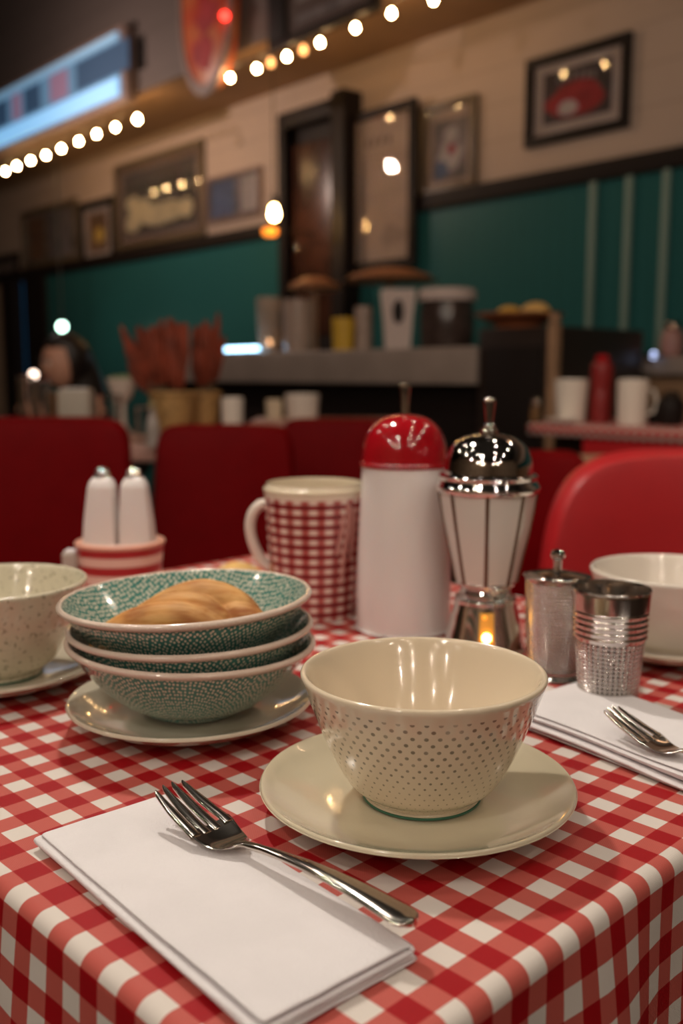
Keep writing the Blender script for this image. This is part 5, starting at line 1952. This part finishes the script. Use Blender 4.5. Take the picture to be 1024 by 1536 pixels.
# ------------------------------------------------------------------ forks
def fork(label, L0, head_w, loc, rot, group=None, flip=False):
    """local x runs from the tine tips (0) to the handle end (L0); z up; resting with the tines curving upwards"""
    t = thing('fork', label, 'fork', loc, 0, group, rot=rot)
    s = L0 / .19
    # spine height and half width by x
    tine_L, bowl_L = .046 * s, .024 * s
    def zc(x):
        u = x / s
        if u < .068:      # tines and bowl: tips high, bowl low
            f = u / .068
            return s * (.0195 * (1 - f) ** 1.6 + .0012 + .006 * max(0, (f - .72) / .28) ** 2)
        f = (u - .068) / .122
        return s * (.0072 + .0075 * sin(pi * min(1, f * 1.05)) * .55 + .0035 * f)
    def hw(x):
        u = x / s
        if u < .040: return head_w / 2
        if u < .069:
            f = (u - .040) / .029
            return head_w / 2 * (1 - f) ** .62 * (1 + .25 * f) + .0028 * s * f
        f = (u - .069) / .121
        if f < .12: return s * .0028
        e = (f - .12) / .88
        base_ = .0026 + .0066 * e ** 1.1
        if e > .91: base_ *= sqrt(max(0.0, 1 - ((e - .91) / .092) ** 2))
        return s * max(.0006, base_)
    def thk(x):
        u = x / s
        return s * (.0011 if u < .06 else .0011 + .0011 * min(1, (u - .06) / .02))
    rows = []
    xs = [.038 * s + i * (L0 - .038 * s) / 90 for i in range(91)]
    for x in xs:
        h_, tt = hw(x), thk(x)
        u = x / s
        cup = .0035 * s * max(0, 1 - max(0, (u - .040)) / .028) if u < .069 else 0
        n_ = 28
        row = []
        for k in range(n_):
            a = 2 * pi * k / n_
            y = cos(a) * h_
            zz_ = sin(a) * tt * (1.0 if u < .08 else 1.0)
            row.append((x, y, zc(x) + zz_ + cup * ((y / max(h_, 1e-5)) ** 2) * .8))
        rows.append(row)
    g = G()
    g.quadgrid(rows, True)
    g.cap(rows[0]); g.cap(rows[-1], True)
    o = g.build('fork_body', M['steel'], t, angle=radians(60))
    nt_ = 4
    tw_ = head_w / (nt_ + (nt_ - 1) * .26)
    for k in range(nt_):
        y0 = -head_w / 2 + tw_ / 2 + k * tw_ * 1.26
        g = G()
        pr = []
        for i in range(19):
            f = i / 18
            x = .043 * s * f + (.0015 * s * abs(k - 1.5) * (1 - f))
            hw_ = tw_ / 2 * (.42 + .58 * min(1, f / .45) ** .8) * (1.0 if f < .8 else 1 + .25 * (f - .8) / .2)
            if f < .03: hw_ *= .5
            th_ = .0016 * s
            cup = .0035 * s * (y0 / (head_w / 2)) ** 2 * .8 * min(1, f * 1.2)
            yy = y0 * (.80 + .20 * min(1, f * 1.15))
            pr.append([(x, yy + cos(2 * pi * j / 16) * hw_, zc(x) + sin(2 * pi * j / 16) * th_ + cup) for j in range(16)])
        g.quadgrid(pr, True)
        g.cap(pr[0]); g.cap(pr[-1], True)
        g.build('tine', M['steel'], t, angle=radians(70))
    return t


tipw, endw = at(250, 1180, TZ + .028), at(622, 1402, TZ + .014)
L0 = Vector((endw.x - tipw.x, endw.y - tipw.y, 0)).length
rz = atan2(endw.y - tipw.y, endw.x - tipw.x)
fork('steel fork lying across the near napkin', L0, .0295, (tipw.x, tipw.y, TZ + ntop1 + .0007), (0, 0, rz), 'steel forks')
tipw, endw = at(912, 1096, TZ + .014), at(1110, 1172, TZ + .014)
rz = atan2(endw.y - tipw.y, endw.x - tipw.x)
fork('small steel fork resting on the right napkin', .165, .0230, (tipw.x, tipw.y, TZ + ntop2 + .001), (0, 0, rz), 'steel forks')

for o in list(bpy.data.objects):
    if o.parent is None and o.type == 'EMPTY':
        pass
